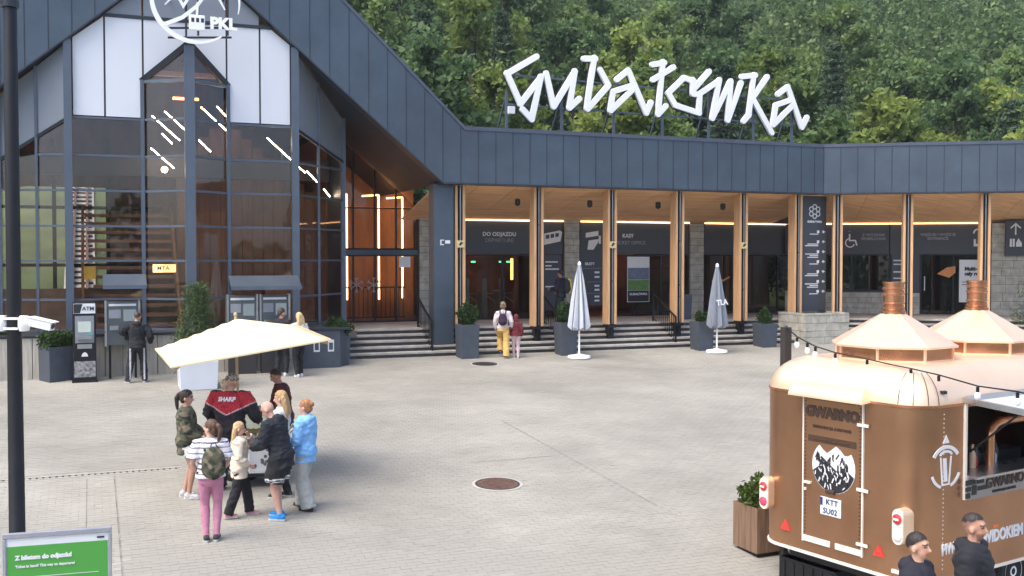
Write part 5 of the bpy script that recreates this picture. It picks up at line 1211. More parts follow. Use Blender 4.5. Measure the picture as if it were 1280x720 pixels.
# beer font: copper tap arch, with taps
tp_ = MB(); tp_.tube([(1.55, -1.05, 1.62), (1.55, -1.05, 2.0)]+[(1.55+.25-.25*math.cos(R(t)), -1.05, 2.0+.16*math.sin(R(t))) for t in range(0, 91, 18)]+[(3.2, -1.05, 2.16)], .055, 12); tp_.build('tap_arch', M_copd, tr, smooth=50)
rj = random.Random(9)
BC = [(.03, .03, .035), (.55, .53, .5), (.02, .02, .02), (.6, .4, .25), (.5, .05, .04), (.08, .06, .05)]
for i in range(9):
    x = .86+.13*i; c_ = BC[i % 6]; h_ = rj.uniform(.16, .3)
    t_ = MB().lathe([(.0, 0), (.038, 0), (.04, h_*.6), (.018, h_*.78), (.018, h_), (0, h_)], n=10).build('bottle', mat('bottle%d' % (i % 6), c_, .3), tr if False else None, smooth=40)
    wpos = to+TT*x+TW*(-1.02+.06*(i % 3)); t_.location = (wpos.x, wpos.y, to.z+1.641)
    tag(t_, ['black bottle', 'white cup shaped bottle', 'small dark bottle', 'tan bottle', 'red bottle', 'brown bottle', 'tall black bottle', 'second white bottle', 'farther dark bottle'][i]+' on the trailer counter, '+['first', 'second', 'third', 'fourth', 'fifth', 'sixth', 'seventh', 'eighth', 'ninth'][i]+' from the rear end', 'bottle', 'bottles on the trailer counter')
for i in range(7): MB().ell((EX[0]+.25+.28*i, SY-.85, 2.34), (.04, .04, .05), 8, 6).build('flap_bulb', M_letter, tr, smooth=60)
# kettle chimneys
for i, x in enumerate((1.12, 2.87)):
    ph = R(22.5)
    dm = MB().lathe([(.70, 2.84), (.70, 3.04)], (x, 0, 0), 8, ph).build('kettle_drum', M_copd, tr)
    MB().lathe([(.715, 2.862), (.715, 2.895)], (x, 0, 0), 8, ph).build('drum_band', M_copr, dm)
    for k in range(8):
        an = ph+2*math.pi*k/8; MB().bar((x+.706*math.cos(an), .706*math.sin(an), 2.87), (x+.706*math.cos(an), .706*math.sin(an), 3.04), .025, .025).build('drum_rib', M_copr, dm)
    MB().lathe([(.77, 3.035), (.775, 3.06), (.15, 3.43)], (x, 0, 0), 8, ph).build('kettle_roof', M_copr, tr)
    ch = MB().lathe([(.15, 3.40), (.15, 3.46), (.125, 3.47), (.125, 3.80), (.135, 3.80), (.135, 3.825), (.10, 3.826), (.10, 3.7)], (x, 0, 0), 16).build('chimney', M_copd, tr, smooth=35)
    for z in (3.48, 3.54, 3.66, 3.73): MB().lathe([(.128, z), (.138, z+.008), (.138, z+.02), (.128, z+.028)], (x, 0, 0), 16).build('chimney_band', M_copd, ch, smooth=35)
# seams on the rounded roof corners
for i, t0 in enumerate((10, 35, 60, 80)):
    q = MB(); cxx, cyy = CR, -HW+CR; an = R(180+t0)
    q.tube([(cxx+(CR-.46*(1-math.cos(R(s)))*.9+.004)*math.cos(an), cyy+(CR-.46*(1-math.cos(R(s)))*.9+.004)*math.sin(an), 2.464+.424*math.sin(R(s))) for s in (2, 15, 30, 45, 58)], .004, 4); q.build('corner_seam', M_pdark, tr)
MB().lathe([(.0, 0), (.045, 0), (.045, .03), (.025, .035), (.02, .02), (0, .02)], n=14).build('vent_eye', M_ink, tr, loc=(.42, -HW+.03, 2.60))
# running gear
M_tyre = mat('tyre', (.018, .018, .019), .85, 0, .2, 20, .3, 60)
for x in (2.0, 2.78):
    for y, s_ in ((-1.0, -1), (1.0, 1)):
        MT = Matrix.Translation((x, y, .30)) @ Matrix.Rotation(R(90), 4, 'X')
        wh = MB(MT).lathe([(.17, -.10), (.27, -.11), (.305, -.08), (.31, 0), (.305, .08), (.27, .11), (.17, .10)], n=24).build('wheel', M_tyre, tr, smooth=40)
        MB(MT).lathe([(.0, .09), (.06, .105), (.10, .07), (.155, .06), (.175, .105), (.175, .0), (0, 0)], n=20).build('rim', M_letter, wh, smooth=35)
ch_ = MB().box(.1, TL+.9, -.75, -.65, .36, .47).box(.1, TL+.9, .65, .75, .36, .47).box(.1, .2, -.65, .65, .36, .47).build('chassis', M_black, tr)
MB().box(TL+.85, TL+1.0, -.04, .04, .0, .5).build('jockey_leg', M_steel, tr)
for y in (-.9, .9): MB().bar((.25, y, .45), (.45, y, -.0), .05, .05).build('corner_stay', M_steel, tr)
MB().box(.1, .3, .80, .95, -.01, .03).build('stay_foot', M_steel, tr)
# black crates under the rear of the trailer
cp0 = G(1022, 716); cr_ = empty('folding_crate', to+TT*.05+TW*(.42)+Vector((0, 0, 0)), TH, 'black slatted folding crate on the ground under the trailer rear', 'crate')
cr_.location.z = gz(cr_.location.x, cr_.location.y)
MB().box(-.0, .4, -.45, .45, .0, .02).box(0, .02, -.45, .45, .02, .30).box(.38, .4, -.45, .45, .02, .30).box(.02, .38, -.45, -.43, .02, .30).box(.02, .38, .43, .45, .02, .30).build('shell', M_black, cr_)
for i in range(6): MB().box(-.012, -.001, -.40+i*.15, -.33+i*.15, .04, .27).build('slat', M_black, cr_)

# ================================================================ STRING LIGHTS WITH POST
Yq = 14.0; qx = (983-640)/1300*Yq
pp = empty('string_light_post', (qx, Yq, gz(qx, Yq)), R(20), 'dark square wooden post holding the bulb string behind the trailer', 'post')
hq = CAMH-(409-322)/1300*Yq-gz(qx, Yq)
MB().box(-.055, .055, -.055, .055, -.02, hq).build('shaft', mat('dark_wood_post', (.03, .026, .024), .7, 0, .2, 8), pp, bevel=.006); MB().lathe([(.0, hq), (.02, hq), (.03, hq+.02), (0, hq+.03)], n=8).build('hook', M_steel, pp)
sl_ = empty('string_lights', (qx, Yq, gz(qx, Yq)+hq), 0, 'black cable of white bulbs strung from the post across the trailer roof', 'string lights')
P0 = Vector((qx, Yq, gz(qx, Yq)+hq)); eo_ = TT*11.6+TW*6.19; Kp = [P0]
for px, py, Y in ((997, 421, 13.7), (1010, 428, 13.4), (1020, 433, 13.2), (1045, 441, 12.8), (1085, 449, 12.4), (1115, 456, 12.1), (1140, 461, 11.85), (1175, 469, 11.5), (1224, 483, 11.0), (1274, 490, 10.6)): Kp.append(Vector(((px-640)/1300*Y, Y, CAMH-(py-322)/1300*Y)))
Kp.append(Vector((eo_.x, eo_.y, to.z+2.47)))
MB().tube([p-P0 for p in Kp], .009, 6).build('cable', M_black, sl_)
for i in (1, 2, 3, 4, 5, 7, 8, 9, 10):
    q = Kp[i]-P0; s_ = MB().lathe([(.0, -.01), (.018, -.01), (.018, .05), (0, .05)], (q.x, q.y, q.z-.06), 8).build('socket', M_black, sl_, smooth=50)
    if i != 8: MB().ell((q.x, q.y, q.z-.105), (.034, .034, .045), 10, 8).build('bulb', M_letter, s_, smooth=60)
# ================================================================ WOODEN PLANTER BESIDE THE TRAILER
M_cedar = mat('cedar_board', (.19, .115, .07), .65, 0, .35, 6, .25, 20, stretch=(5, 5, .4))
wb = G(951, 688); wbx = empty('wooden_planter', wb, R(24), 'brown boarded wooden planter with leafy bush at the trailer rear corner', 'planter')
for s_ in range(4):
    for i in range(4):
        x0 = -.27+i*.135; m_ = Matrix.Rotation(R(90*s_), 4, 'Z')
        MB(m_).box(x0+.004, x0+.131, -.27, -.245, .05, .66).build('board', M_cedar, wbx)
MB().box(-.24, .24, -.24, .24, .50, .56).build('soil', M_soil, wbx); MB().box(-.23, .23, -.23, .23, -.02, .05).build('feet', M_black, wbx)
link('foliage', shrubmesh(61, .27, .27, .48, 900, .08, leafmat('leaf_bush', (.03, .06, .012), (.13, .17, .03), .3, .1)), wbx).location = (-.05, 0, .56)
s_ = MB()
for i in range(8): s_.tube([(.02*i-.08, 0, .5), (.2*math.cos(i*1.1)-.05, .2*math.sin(i*1.1), .85)], [.012, .006], 5)
s_.build('stems', M_bark, wbx)
bb_ = G(966, 640)
# ================================================================ OPEN CREAM PARASOL AND VENDOR CART
Yu = 17.4; ux = (299-640)/1300*Yu; ug = gz(ux, Yu)
um = empty('open_parasol', (ux, Yu, ug), R(24), 'open square cream parasol over the group at the vendor cart', 'parasol')
uz = CAMH-(397-322)/1300*Yu-ug
MU = Matrix.Translation((0, 0, uz-.45)) @ Matrix.Rotation(R(8.0), 4, 'Y').inverted() @ Matrix.Rotation(R(2), 4, 'X')
hs_ = 1.25; M_cream = mat('cream_canvas', (.82, .68, .42), .8, 0, .04, 3, .15, 9)
cv = MB(MU); g_ = 12; V_ = []; F_ = []
for i in range(g_+1):
    for j in range(g_+1):
        x = -1+2*i/g_; y = -1+2*j/g_; r_ = max(abs(x), abs(y)); dg = abs(abs(x)-abs(y)); V_.append((x*hs_*(1-.012*dg), y*hs_*(1-.012*dg), .44*(1-r_)**1.04-.012*r_*dg*(1-dg)*2))
for i in range(g_):
    for j in range(g_): k = i*(g_+1)+j; F_.append((k, k+g_+1, k+g_+2, k+1))
nv = len(V_); cv.add(V_, F_); cvo = cv.build('canopy', M_cream, um, smooth=25)
sd_ = cvo.modifiers.new('thick', 'SOLIDIFY'); sd_.thickness = .006
vl = MB(MU)
for m_ in range(4):
    Rm = Matrix.Rotation(R(90*m_), 4, 'Z'); vl.add([tuple(Rm @ Vector(p)) for p in ((-hs_, -hs_-.002, .01), (hs_, -hs_-.002, .01), (hs_, -hs_-.002, -.015), (-hs_, -hs_-.002, -.015))], [(0, 3, 2, 1)])
vl.build('hem', M_cream, um)
for sx in (-1, 1):
    for sy in (-1, 1): MB(MU).bar((0, 0, .40), (sx*hs_*.96, sy*hs_*.96, -.06), .02, .03).build('rib', mat('pale_wood', (.5, .38, .22), .6), um)
tip = MU @ Vector((0, 0, .48)); MB().tube([(tip.x+.02, 0, 0), (tip.x*.6, tip.y*.5, uz*.5), tuple(tip)], .024, 10).build('pole', MATS['pale_wood'], um, smooth=50)
MB(MU).lathe([(.03, .49), (.03, .53), (.0, .55)], n=10).build('finial', MATS['pale_wood'], um)
MB().lathe([(.0, -.01), (.26, -.01), (.26, .04), (.04, .07), (.04, .3), (0, .3)], n=18).build('base', M_black, um, smooth=40)
cg = G(322, 603); ct = empty('vendor_cart', cg, R(10), 'white two wheeled vendor cart with glass display in the middle of the group', 'cart')
MB().box(-.32, .36, -.36, .30, .22, .74).build('box', M_letter, ct, bevel=.015); MB().box(-.33, .37, -.37, .31, .74, .78).build('worktop', M_steel, ct)
pf = MB().box(-.1, .33, -.372, -.361, .26, .70).build('printed_front', mat('print_pale', (.55, .56, .57), .6), ct)
bd = MB(); rb = random.Random(2)
for i in range(12):
    x, z = .12+.15*rb.uniform(-1, 1), .47+.14*rb.uniform(-1, 1); bd.prism([(x+.028*math.cos(R(t)), z+.028*math.sin(R(t))) for t in range(0, 360, 45)], -.376-.0003*i, -.373)
tag(bd.build('berry_print', mat('print_dark', (.10, .10, .12), .6), pf), kind='stuff')
MB().box(-.30, .34, -.30, .26, .785, 1.22).build('display_glass', glass('cart_glass', (.8, .84, .8), .05), ct); MB().box(-.28, .32, -.28, .24, .79, .83).build('tray', mat('tray_cream', (.6, .55, .4), .6), ct)
MB().box(-.31, .35, -.31, .27, 1.221, 1.24).build('display_top', M_steel, ct)
for i in range(10): MB().cap((-.2+.09*(i % 5), -.15+.16*(i//5), .86), (-.15+.09*(i % 5), -.13+.16*(i//5), .87), .03, .03).build('cheese', mat('cheese', (.65, .42, .12), .5), ct, smooth=60)
for y in (-.32, .26):
    MT = Matrix.Translation((.30, y, .11)) @ Matrix.Rotation(R(90), 4, 'X'); MB(MT).lathe([(.0, -.03), (.10, -.03), (.115, 0), (.10, .03), (0, .03)], n=18).build('wheel', M_tyre, ct, smooth=40)
    MT = Matrix.Translation((-.26, y, .11)) @ Matrix.Rotation(R(90), 4, 'X'); MB(MT).lathe([(.0, -.03), (.10, -.03), (.115, 0), (.10, .03), (0, .03)], n=18).build('wheel', M_tyre, ct, smooth=40)
MB().box(-.34, .40, -.38, .32, .17, .22).build('chassis', M_black, ct); MB().tube([(.36, -.3, .7), (.6, -.3, .92), (.6, .24, .92), (.36, .24, .7)], .018, 8).build('push_handle', M_steel, ct)
# ================================================================ PEOPLE
def remesh(mb, vox, it=4, fac=.5, fold=0., fw=(14, 14, 26)):
    me = mb.mesh('tmp'); o = bpy.data.objects.new('tmp', me); col.objects.link(o)
    m = o.modifiers.new('r', 'REMESH'); m.mode = 'VOXEL'; m.voxel_size = vox; m.adaptivity = 0
    s = o.modifiers.new('s', 'SMOOTH'); s.iterations = it; s.factor = fac
    dg = bpy.context.evaluated_depsgraph_get(); out = bpy.data.meshes.new_from_object(o.evaluated_get(dg))
    bpy.data.objects.remove(o); bpy.data.meshes.remove(me)
    if fold:
        n = len(out.vertices); co = np.empty(n*3, np.float32); out.vertices.foreach_get('co', co); co = co.reshape(-1, 3); no = np.empty(n*3, np.float32); out.vertices.foreach_get('normal', no); no = no.reshape(-1, 3)
        rg = np.random.default_rng(n); d = np.zeros(n)
        for k in range(7):
            w = rg.normal(size=3)*np.array(fw); d += np.sin(co@w+rg.uniform(0, 6)+1.5*np.sin(co@(rg.normal(size=3)*12)))
        co = co+no*(np.abs(d)[:, None]/2.2-.6)*fold; out.vertices.foreach_set('co', co.astype(np.float32).ravel()); out.update()
    out.polygons.foreach_set('use_smooth', [True]*len(out.polygons)); return out
def paint(me, fn, m):
    n = len(me.vertices); co = np.empty(n*3, np.float32); me.vertices.foreach_get('co', co); co = co.reshape(-1, 3)
    c = np.ones((n, 4), np.float32); c[:, :3] = fn(co)
    at = me.color_attributes.new('Col', 'FLOAT_COLOR', 'POINT'); at.data.foreach_set('color', c.ravel())
    me.materials.clear(); me.materials.append(m)
def flat(c): return lambda co: np.tile(np.array(c, np.float32), (len(co), 1))
def ik(p, q, l1, l2, hint):
    p = Vector(p); q = Vector(q); d = q-p; L = min(d.length, (l1+l2)*.995); dn = d.normalized(); q = p+dn*L
    x = (l1*l1-l2*l2+L*L)/(2*L); h = math.sqrt(max(0, l1*l1-x*x)); hv = Vector(hint); hv = (hv-dn*hv.dot(dn)).normalized()
    return p+dn*x+hv*h, q
SKINC = (.52, .30, .21)
def person(pos, face, H, label, look=(0, 0), lean=0., twist=0., hands=None, feet=((-.1, 0, 0), (.1, 0, 0)), male=True, skin=SKINC, top=None, bottom=None, shoes=((.03, .03, .03), (.6, .6, .6)), hair=('short', (.03, .02, .015)), build=1., stoop=0.):
    """local frame: faces +y, x to the person's right; all lengths for a 1.75 m figure, then scaled"""
    S = H/1.75
    root = empty('person', pos, face, label, 'person', 'people on the plaza'); root.scale = (S, S, S)
    hip = Vector((0, 0, .93-stoop)); sw = (.185 if male else .165)*build
    T = Matrix.Translation(hip) @ Matrix.Rotation(R(twist), 4, 'Z') @ Matrix.Rotation(R(-lean), 4, 'X') @ Matrix.Translation(-hip)
    hd_c = Vector((0, 0, 1.50)); TH_ = T @ Matrix.Translation(hd_c) @ Matrix.Rotation(R(look[0]), 4, 'Z') @ Matrix.Rotation(R(look[1]+lean*.5), 4, 'X') @ Matrix.Translation(-hd_c)
    if stoop: T = Matrix.Translation((0, 0, 0)) @ T
    dz = -stoop
    def ring(z, rx, ry, y=0, n=18, M=T): return [M @ Vector((rx*math.cos(2*math.pi*i/n), y+ry*math.sin(2*math.pi*i/n), z+dz)) for i in range(n)]
    TH2 = TH_ @ Matrix.Translation((0, 0, dz)) if stoop else TH_
    hw = .165 if male else .172
    tors = [(.84, hw*.8, .09, -.005), (.90, hw, .115, -.012), (.98, hw*.95, .11, -.008), (1.08, .142 if male else .128, .10, 0), (1.20, .158 if male else .142, .112, .004), (1.32, .175 if male else .152, .118, .0), (1.40, .17 if male else .150, .10, -.008), (1.455, .11, .075, -.012), (1.49, .06, .058, -.008)]
    body = MB(); body.loft([ring(z, rx*build, ry*build, y) for z, rx, ry, y in tors])
    # neck and head
    body.cap(T @ Vector((0, -.01, 1.44+dz)), TH2 @ Vector((0, .0, 1.57)), .058, .052)
    RH = TH2.to_3x3().to_4x4()
    def hp(x, y, z): return TH2 @ Vector((x, y, z))
    body.ell(hp(0, -.008, 1.655), (.075, .096, .098), 16, 12, RH); body.ell(hp(0, .030, 1.60), (.056, .062, .082), 14, 10, RH); body.ell(hp(0, .048, 1.548), (.030, .028, .026), 10, 8, RH)
    body.cap(hp(0, .092, 1.638), hp(0, .108, 1.602), .010, .016, 8); body.cap(hp(-.045, .082, 1.665), hp(.045, .082, 1.665), .012, .012, 8)
    for s in (-1, 1): body.ell(hp(s*.083, -.005, 1.615), (.017, .024, .035), 10, 8, RH)
    # legs
    legs = []
    for i, s in enumerate((-1, 1)):
        f = feet[i]; hj = Vector((s*.088*build, 0, .90-stoop)); an = Vector((f[0], f[1]-.02, .085+f[2])); kn, an = ik(hj, an, .42, .415, (s*.12, 1, 0)); legs.append((hj, kn, an, f))
        body.tube([hj+Vector((0, 0, .04)), hj.lerp(kn, .3), kn.lerp(hj, .12), kn, kn.lerp(an, .3), kn.lerp(an, .75), an-Vector((0, 0, .03))], [.088*build, .080*build, .058, .054, .057, .040, .038], 12)
        yaw = f[3] if len(f) > 3 else 0; fd = Matrix.Rotation(R(yaw), 3, 'Z') @ Vector((0, 1, 0)); body.cap(an+fd*-.03-Vector((0, 0, .045)), an+fd*.14-Vector((0, 0, .058)), .036, .026)
    # arms and hands
    arms = []
    hands = hands or ((-.26, .04, .86), (.26, .04, .86))
    for i, s in enumerate((-1, 1)):
        sh = T @ Vector((s*sw, -.008, 1.405+dz)); w = Vector(hands[i][:3]); hint = hands[i][3] if len(hands[i]) > 3 else (s*.6, -.8, -.5)
        el, w = ik(sh, w, .285, .255, hint); arms.append((sh, el, w))
        body.tube([T @ Vector((s*sw*.7, -.008, 1.40+dz)), sh, sh.lerp(el, .5), el, el.lerp(w, .3), w], [.055*build, .054*build, .045*build, .037, .038, .026], 10)
        d = (w-el).normalized(); side = d.cross(Vector((0, 0, 1))); side = side.normalized() if side.length > .2 else Vector((0, 1, 0)); palm_n = side.cross(d).normalized()
        ax = Vector((0, 1, 0)); ax = (ax-d*ax.dot(d)); ax = ax.normalized() if ax.length > .2 else side
        pc = w+d*.05; body.cap(w, w+d*.075, .027, .030, 10); body.cap(w+d*.03+ax*.02, w+d*.085+ax*.026, .016, .014, 8); body.cap(w+d*.03-ax*.02, w+d*.08-ax*.026, .016, .014, 8)
        inn = (Vector((-s, 0, 0))-d*Vector((-s, 0, 0)).dot(d)); inn = inn.normalized() if inn.length > .1 else palm_n
        for k, (o_, L_) in enumerate(((.030, .070), (.010, .080), (-.010, .075), (-.029, .058))):
            b0_ = w+d*.085+ax*o_; m1 = b0_+d*L_*.5+inn*.006; body.cap(b0_, m1, .0098, .0092, 6); body.cap(m1, m1+d*L_*.4+inn*.026, .0092, .008, 6)
        tb0 = w+d*.03+ax*.03; body.cap(tb0, tb0+d*.03+ax*.028, .0125, .011, 6); body.cap(tb0+d*.03+ax*.028, tb0+d*.062+ax*.03+inn*.01, .011, .009, 6)
    bm_ = remesh(body, .0115, 3)
    HI = TH2.inverted()
    def skinfn(co):
        c = np.tile(np.array(skin, np.float32), (len(co), 1)); M = np.array(HI); h = co@M[:3, :3].T+M[:3, 3]
        front = h[:, 1] > .05
        for s in (-1, 1):
            e = front & (((h[:, 0]-s*.031)**2/.0135**2+(h[:, 2]-1.640)**2/.0065**2) < 1); c[e] = (.04, .03, .03)
            b_ = front & (np.abs(h[:, 0]-s*.032) < .022) & (np.abs(h[:, 2]-1.662) < .007); c[b_] = np.array(hair[1])*.6+np.array(skin)*.15
        l = front & (np.abs(h[:, 0]) < .024) & (np.abs(h[:, 2]-1.572) < .009); c[l] = np.array(skin)*np.array((.85, .5, .5))
        ck = front & (h[:, 2] > 1.57) & (h[:, 2] < 1.62) & (np.abs(h[:, 0]) > .02); c[ck] *= np.array((1.06, .94, .92))
        if hair[0] in ('stubble', 'beard'):
            bd = (h[:, 1] > .03) & (h[:, 2] < 1.585) & (h[:, 2] > 1.51); c[bd] = c[bd]*.55+np.array(hair[1])*.4
        if hair[0] in ('buzz', 'stubble', 'beard'):
            t_ = np.clip((h[:, 2]-(1.640+.78*h[:, 1]))/.05, 0, 1)[:, None]*np.clip((h[:, 2]-1.55)/.03, 0, 1)[:, None]*(.85 if hair[0] != 'beard' else .6); c = c*(1-t_)+np.array(hair[1])*1.3*t_
        return c
    paint(bm_, skinfn, M_skin); link('body', bm_, root)
    TI = T.inverted()
    def tl(co): M = np.array(TI); return co@M[:3, :3].T+M[:3, 3]-np.array((0, 0, dz))
    # top garment
    if top:
        g = MB(); tk = top.get('t', .025); hem = top.get('hem', .88); fl = top.get('flare', 0.)
        rg = [(z, rx*build+tk+fl*max(0, 1.15-z), ry*build+tk+fl*max(0, 1.15-z)*.8, y) for z, rx, ry, y in tors if z > hem+.02 and z < 1.47]
        z0 = rg[0]; rg = [(hem, max(z0[1], hw*build+tk)+fl*.02, z0[2]+.004, z0[3])]+rg+[(1.475, .085+tk*.6, .072+tk*.6, -.01), (1.50, .062+tk*.6, .062+tk*.5, -.006)]
        rr = []
        for z, rx, ry, y in rg:
            Mz = T if z > .98 else T
            rr.append(ring(z, rx, ry, y))
        g.loft(rr); sl_ = top.get('sleeve', 1.)
        for i, s in enumerate((-1, 1)):
            sh, el, w = arms[i]; st_ = top.get('st', .02)
            if sl_ >= .9: pts = [T @ Vector((s*sw*.6, -.008, 1.40+dz)), sh, sh.lerp(el, .5), el, el.lerp(w, .5), el.lerp(w, .94)]; rs_ = [.06+st_, .062*build+st_, .054*build+st_, .047+st_, .043+st_, .034+st_*.8]
            else: e2 = sh.lerp(el, sl_); pts = [T @ Vector((s*sw*.6, -.008, 1.40+dz)), sh, sh.lerp(e2, .6), e2]; rs_ = [.06+st_, .062*build+st_, .058*build+st_*1.1, .054+st_*1.4]
            g.tube(pts, rs_, 12)
        if top.get('hood') == 'down': g.ell(T @ Vector((0, -.105, 1.46+dz)), (.115, .065, .06), 12, 8); g.ell(T @ Vector((0, -.07, 1.49+dz)), (.10, .06, .045), 12, 8)
        gm = remesh(g, .013, 3, fold=top.get('fold', .009))
        if top.get('hood') == 'up':
            h = MB(); h.ell(hp(0, -.025, 1.655), (.105, .118, .125), 16, 12, RH); h.ell(hp(0, -.06, 1.54), (.10, .08, .09), 14, 10, RH); hm = remesh(h, .013, 2); paint(hm, lambda co: top['c'](co), M_fabric); link('hood', hm, root)
        paint(gm, lambda co: top['c'](tl(co)), M_fabric); to_ = link(top.get('name', 'jacket'), gm, root)
    else: to_ = None
    if bottom:
        g = MB(); tk = bottom.get('t', .012); ln = bottom.get('len', 1.); wd = bottom.get('wide', 0.)
        g.loft([ring(z, rx, ry, y, M=Matrix.Identity(4)) for z, rx, ry, y in ((.80, hw*.75*build+tk, .085*build+tk, -.005), (.86, hw*build+tk, .112*build+tk, -.012), (.93, hw*build+tk, .115*build+tk, -.012), (1.0, hw*.93*build+tk, .108*build+tk, -.006), (1.03, hw*.88*build+tk, .104*build+tk, -.004))])
        for i, s in enumerate((-1, 1)):
            hj, kn, an, f = legs[i]
            if ln >= .9: pts = [hj+Vector((0, 0, .03)), hj.lerp(kn, .3), kn.lerp(hj, .1), kn.lerp(an, .3), kn.lerp(an, .7), an-Vector((0, 0, .02+.02*(wd > .03)))]; rs_ = [.088*build+tk, .084*build+tk+wd*.2, .060+tk+wd*.5, .060+tk+wd*.7, .044+tk+wd*.95, .042+tk+wd*1.1]
            else: e2 = hj.lerp(kn, ln/.5) if ln < .5 else kn.lerp(an, (ln-.5)*2); pts = [hj+Vector((0, 0, .03)), hj.lerp(e2, .5), e2]; rs_ = [.090*build+tk, .090*build+tk+wd*.4, .080+tk+wd]
            g.tube(pts, rs_, 14)
        gm = remesh(g, .013, 3, fold=.003 if tk < .01 else .008); paint(gm, bottom['c'], M_fabric); link(bottom.get('name', 'trousers'), gm, root)
    for i in range(2):
        hj, kn, an, f = legs[i]; yaw = f[3] if len(f) > 3 else 0; fd = Matrix.Rotation(R(yaw), 3, 'Z') @ Vector((0, 1, 0)); g = MB()
        b_ = an-Vector((0, 0, .085)); g.cap(b_+fd*-.035+Vector((0, 0, .05)), b_+fd*.135+Vector((0, 0, .038)), .046, .036); g.ell(b_+fd*.05+Vector((0, 0, .012)), (.047, .047, .014), 12, 6); g.cap(b_+fd*-.045+Vector((0, 0, .016)), b_+fd*.15+Vector((0, 0, .016)), .036, .032); g.cap(an-Vector((0, 0, .03)), an-Vector((0, 0, .0)), .045, .044)
        sm_ = remesh(g, .010, 2); zb = b_.z; s0, s1 = np.array(shoes[0]), np.array(shoes[1])
        paint(sm_, lambda co: np.where((co[:, 2:3]-zb) < .026, s1, s0), M_fabric); link('shoe', sm_, root)
    # hair
    hk, hc = hair
    if hk != 'bald':
        h = MB()
        if hk in ('buzz', 'stubble', 'beard'):
            h.ell(hp(0, -.008, 1.660), (.0785, .1005, .1025), 20, 14, RH)
        elif hk == 'cap':
            h.ell(hp(0, -.010, 1.685), (.084, .104, .082), 16, 12, RH); h.ell(hp(0, .105, 1.690), (.062, .062, .010), 12, 6, RH)
        else:
            h.ell(hp(0, -.012, 1.668), (.088, .107, .106), 20, 14, RH); h.ell(hp(0, -.052, 1.615), (.078, .065, .075), 14, 10, RH)
            if hk == 'pony':
                h.cap(hp(0, -.105, 1.70), hp(0, -.135, 1.68), .030, .034); h.tube([hp(0, -.13, 1.69), hp(0, -.165, 1.62), hp(0, -.15, 1.50), hp(0, -.13, 1.40)], [.032, .036, .030, .010], 10)
            if hk == 'bun': h.ell(hp(0, -.11, 1.69), (.042, .042, .042), 10, 8)
            if hk == 'long':
                for x in (-.055, 0, .055): h.tube([hp(x, -.06, 1.66), hp(x*1.3, -.085, 1.55), hp(x*1.4, -.105, 1.40), hp(x*1.2, -.10, 1.27)], [.05, .048, .042, .015], 10)
            if hk == 'curly':
                rq = random.Random(3)
                for k in range(40): an_ = rq.uniform(0, 6.28); ee = rq.uniform(-.2, 1.4); h.ell(hp(.085*math.cos(an_)*math.cos(ee), -.02+.095*math.sin(an_)*math.cos(ee) if math.sin(an_) < .3 else -.02, 1.67+.09*math.sin(ee)), (.03, .03, .03), 8, 6)
        hm = remesh(h, .009, 2, fold=.0 if hk in ('cap', 'buzz', 'beard', 'stubble') else .0045, fw=(70, 70, 9)); hcA = np.array(hc)
        if hk != 'cap':
            M_ = np.array(HI); bm = bmesh.new(); bm.from_mesh(hm); kill = []
            for fc in bm.faces:
                q = M_[:3, :3]@np.array(fc.calc_center_median())+M_[:3, 3]
                if hk in ('buzz', 'stubble'): out = q[2] < 1.668+.55*q[1]-.006*math.sin(q[0]*130+q[1]*90)
                elif hk == 'beard': out = q[2] < 1.700+.22*q[1]-.006*math.sin(q[0]*130+q[1]*90)
                elif hk == 'short': out = q[2] < 1.643+.78*q[1]-.004*math.sin(q[0]*90)
                elif hk == 'long': out = q[1] > .03 and q[2] < 1.70
                else: out = q[1] > .01 and q[2] < 1.625+1.0*q[1]
                if out and q[1] > -.12: kill.append(fc)
            bmesh.ops.delete(bm, geom=kill, context='FACES'); bm.to_mesh(hm); bm.free()
        if hk == 'cap':
            def cf(co): r = np.sin(co[:, 0]*90+np.sin(co[:, 2]*70)*2)*np.sin(co[:, 1]*80+co[:, 2]*60); return np.where(r[:, None] > .1, np.array((.42, .38, .33)), hcA)
            paint(hm, cf, M_fabric); link('cap', hm, root)
        else: paint(hm, flat(hc), M_hair); link('hair', hm, root)
    root['_arms'] = 0; del root['_arms']
    return root, T, arms, to_
BLK = flat((.012, .012, .014)); 
def camo(co):
    c = np.tile(np.array((.075, .075, .045)), (len(co), 1)); n1 = np.sin(co[:, 0]*31+np.sin(co[:, 2]*23)*1.7)+np.sin(co[:, 2]*29+np.sin(co[:, 1]*27)*1.5)
    n2 = np.sin(co[:, 0]*43+2+np.sin(co[:, 2]*37)*1.4)+np.sin(co[:, 2]*33+1+np.sin(co[:, 0]*21)*2); c[n1 > .6] = (.022, .022, .018); c[n2 > .9] = (.16, .13, .085); c[n2 < -1.2] = (.03, .045, .02); return c
def stripes(co): s = np.sin(co[:, 2]*2*math.pi/.075)[:, None] > .72; return np.where(s, np.array((.05, .045, .07)), np.array((.72, .70, .74)))
def sharp(co):
    yoke = 1.14+.5*np.abs(co[:, 0]); w = np.array((.012, .011, .014)); red = np.array((.52, .026, .036)); rd2 = np.array((.30, .016, .025))
    pat = (np.sin(co[:, 0]*110+np.sin(co[:, 2]*90))*np.sin(co[:, 2]*120)) > .1; c = np.tile(w, (len(co), 1)); up = (co[:, 2] > yoke) & (co[:, 2] < 1.49); c[up & pat] = red; c[up & ~pat] = rd2; c[(np.abs(co[:, 2]-yoke) < .009) & (co[:, 2] < 1.47)] = (.6, .4, .42); return c
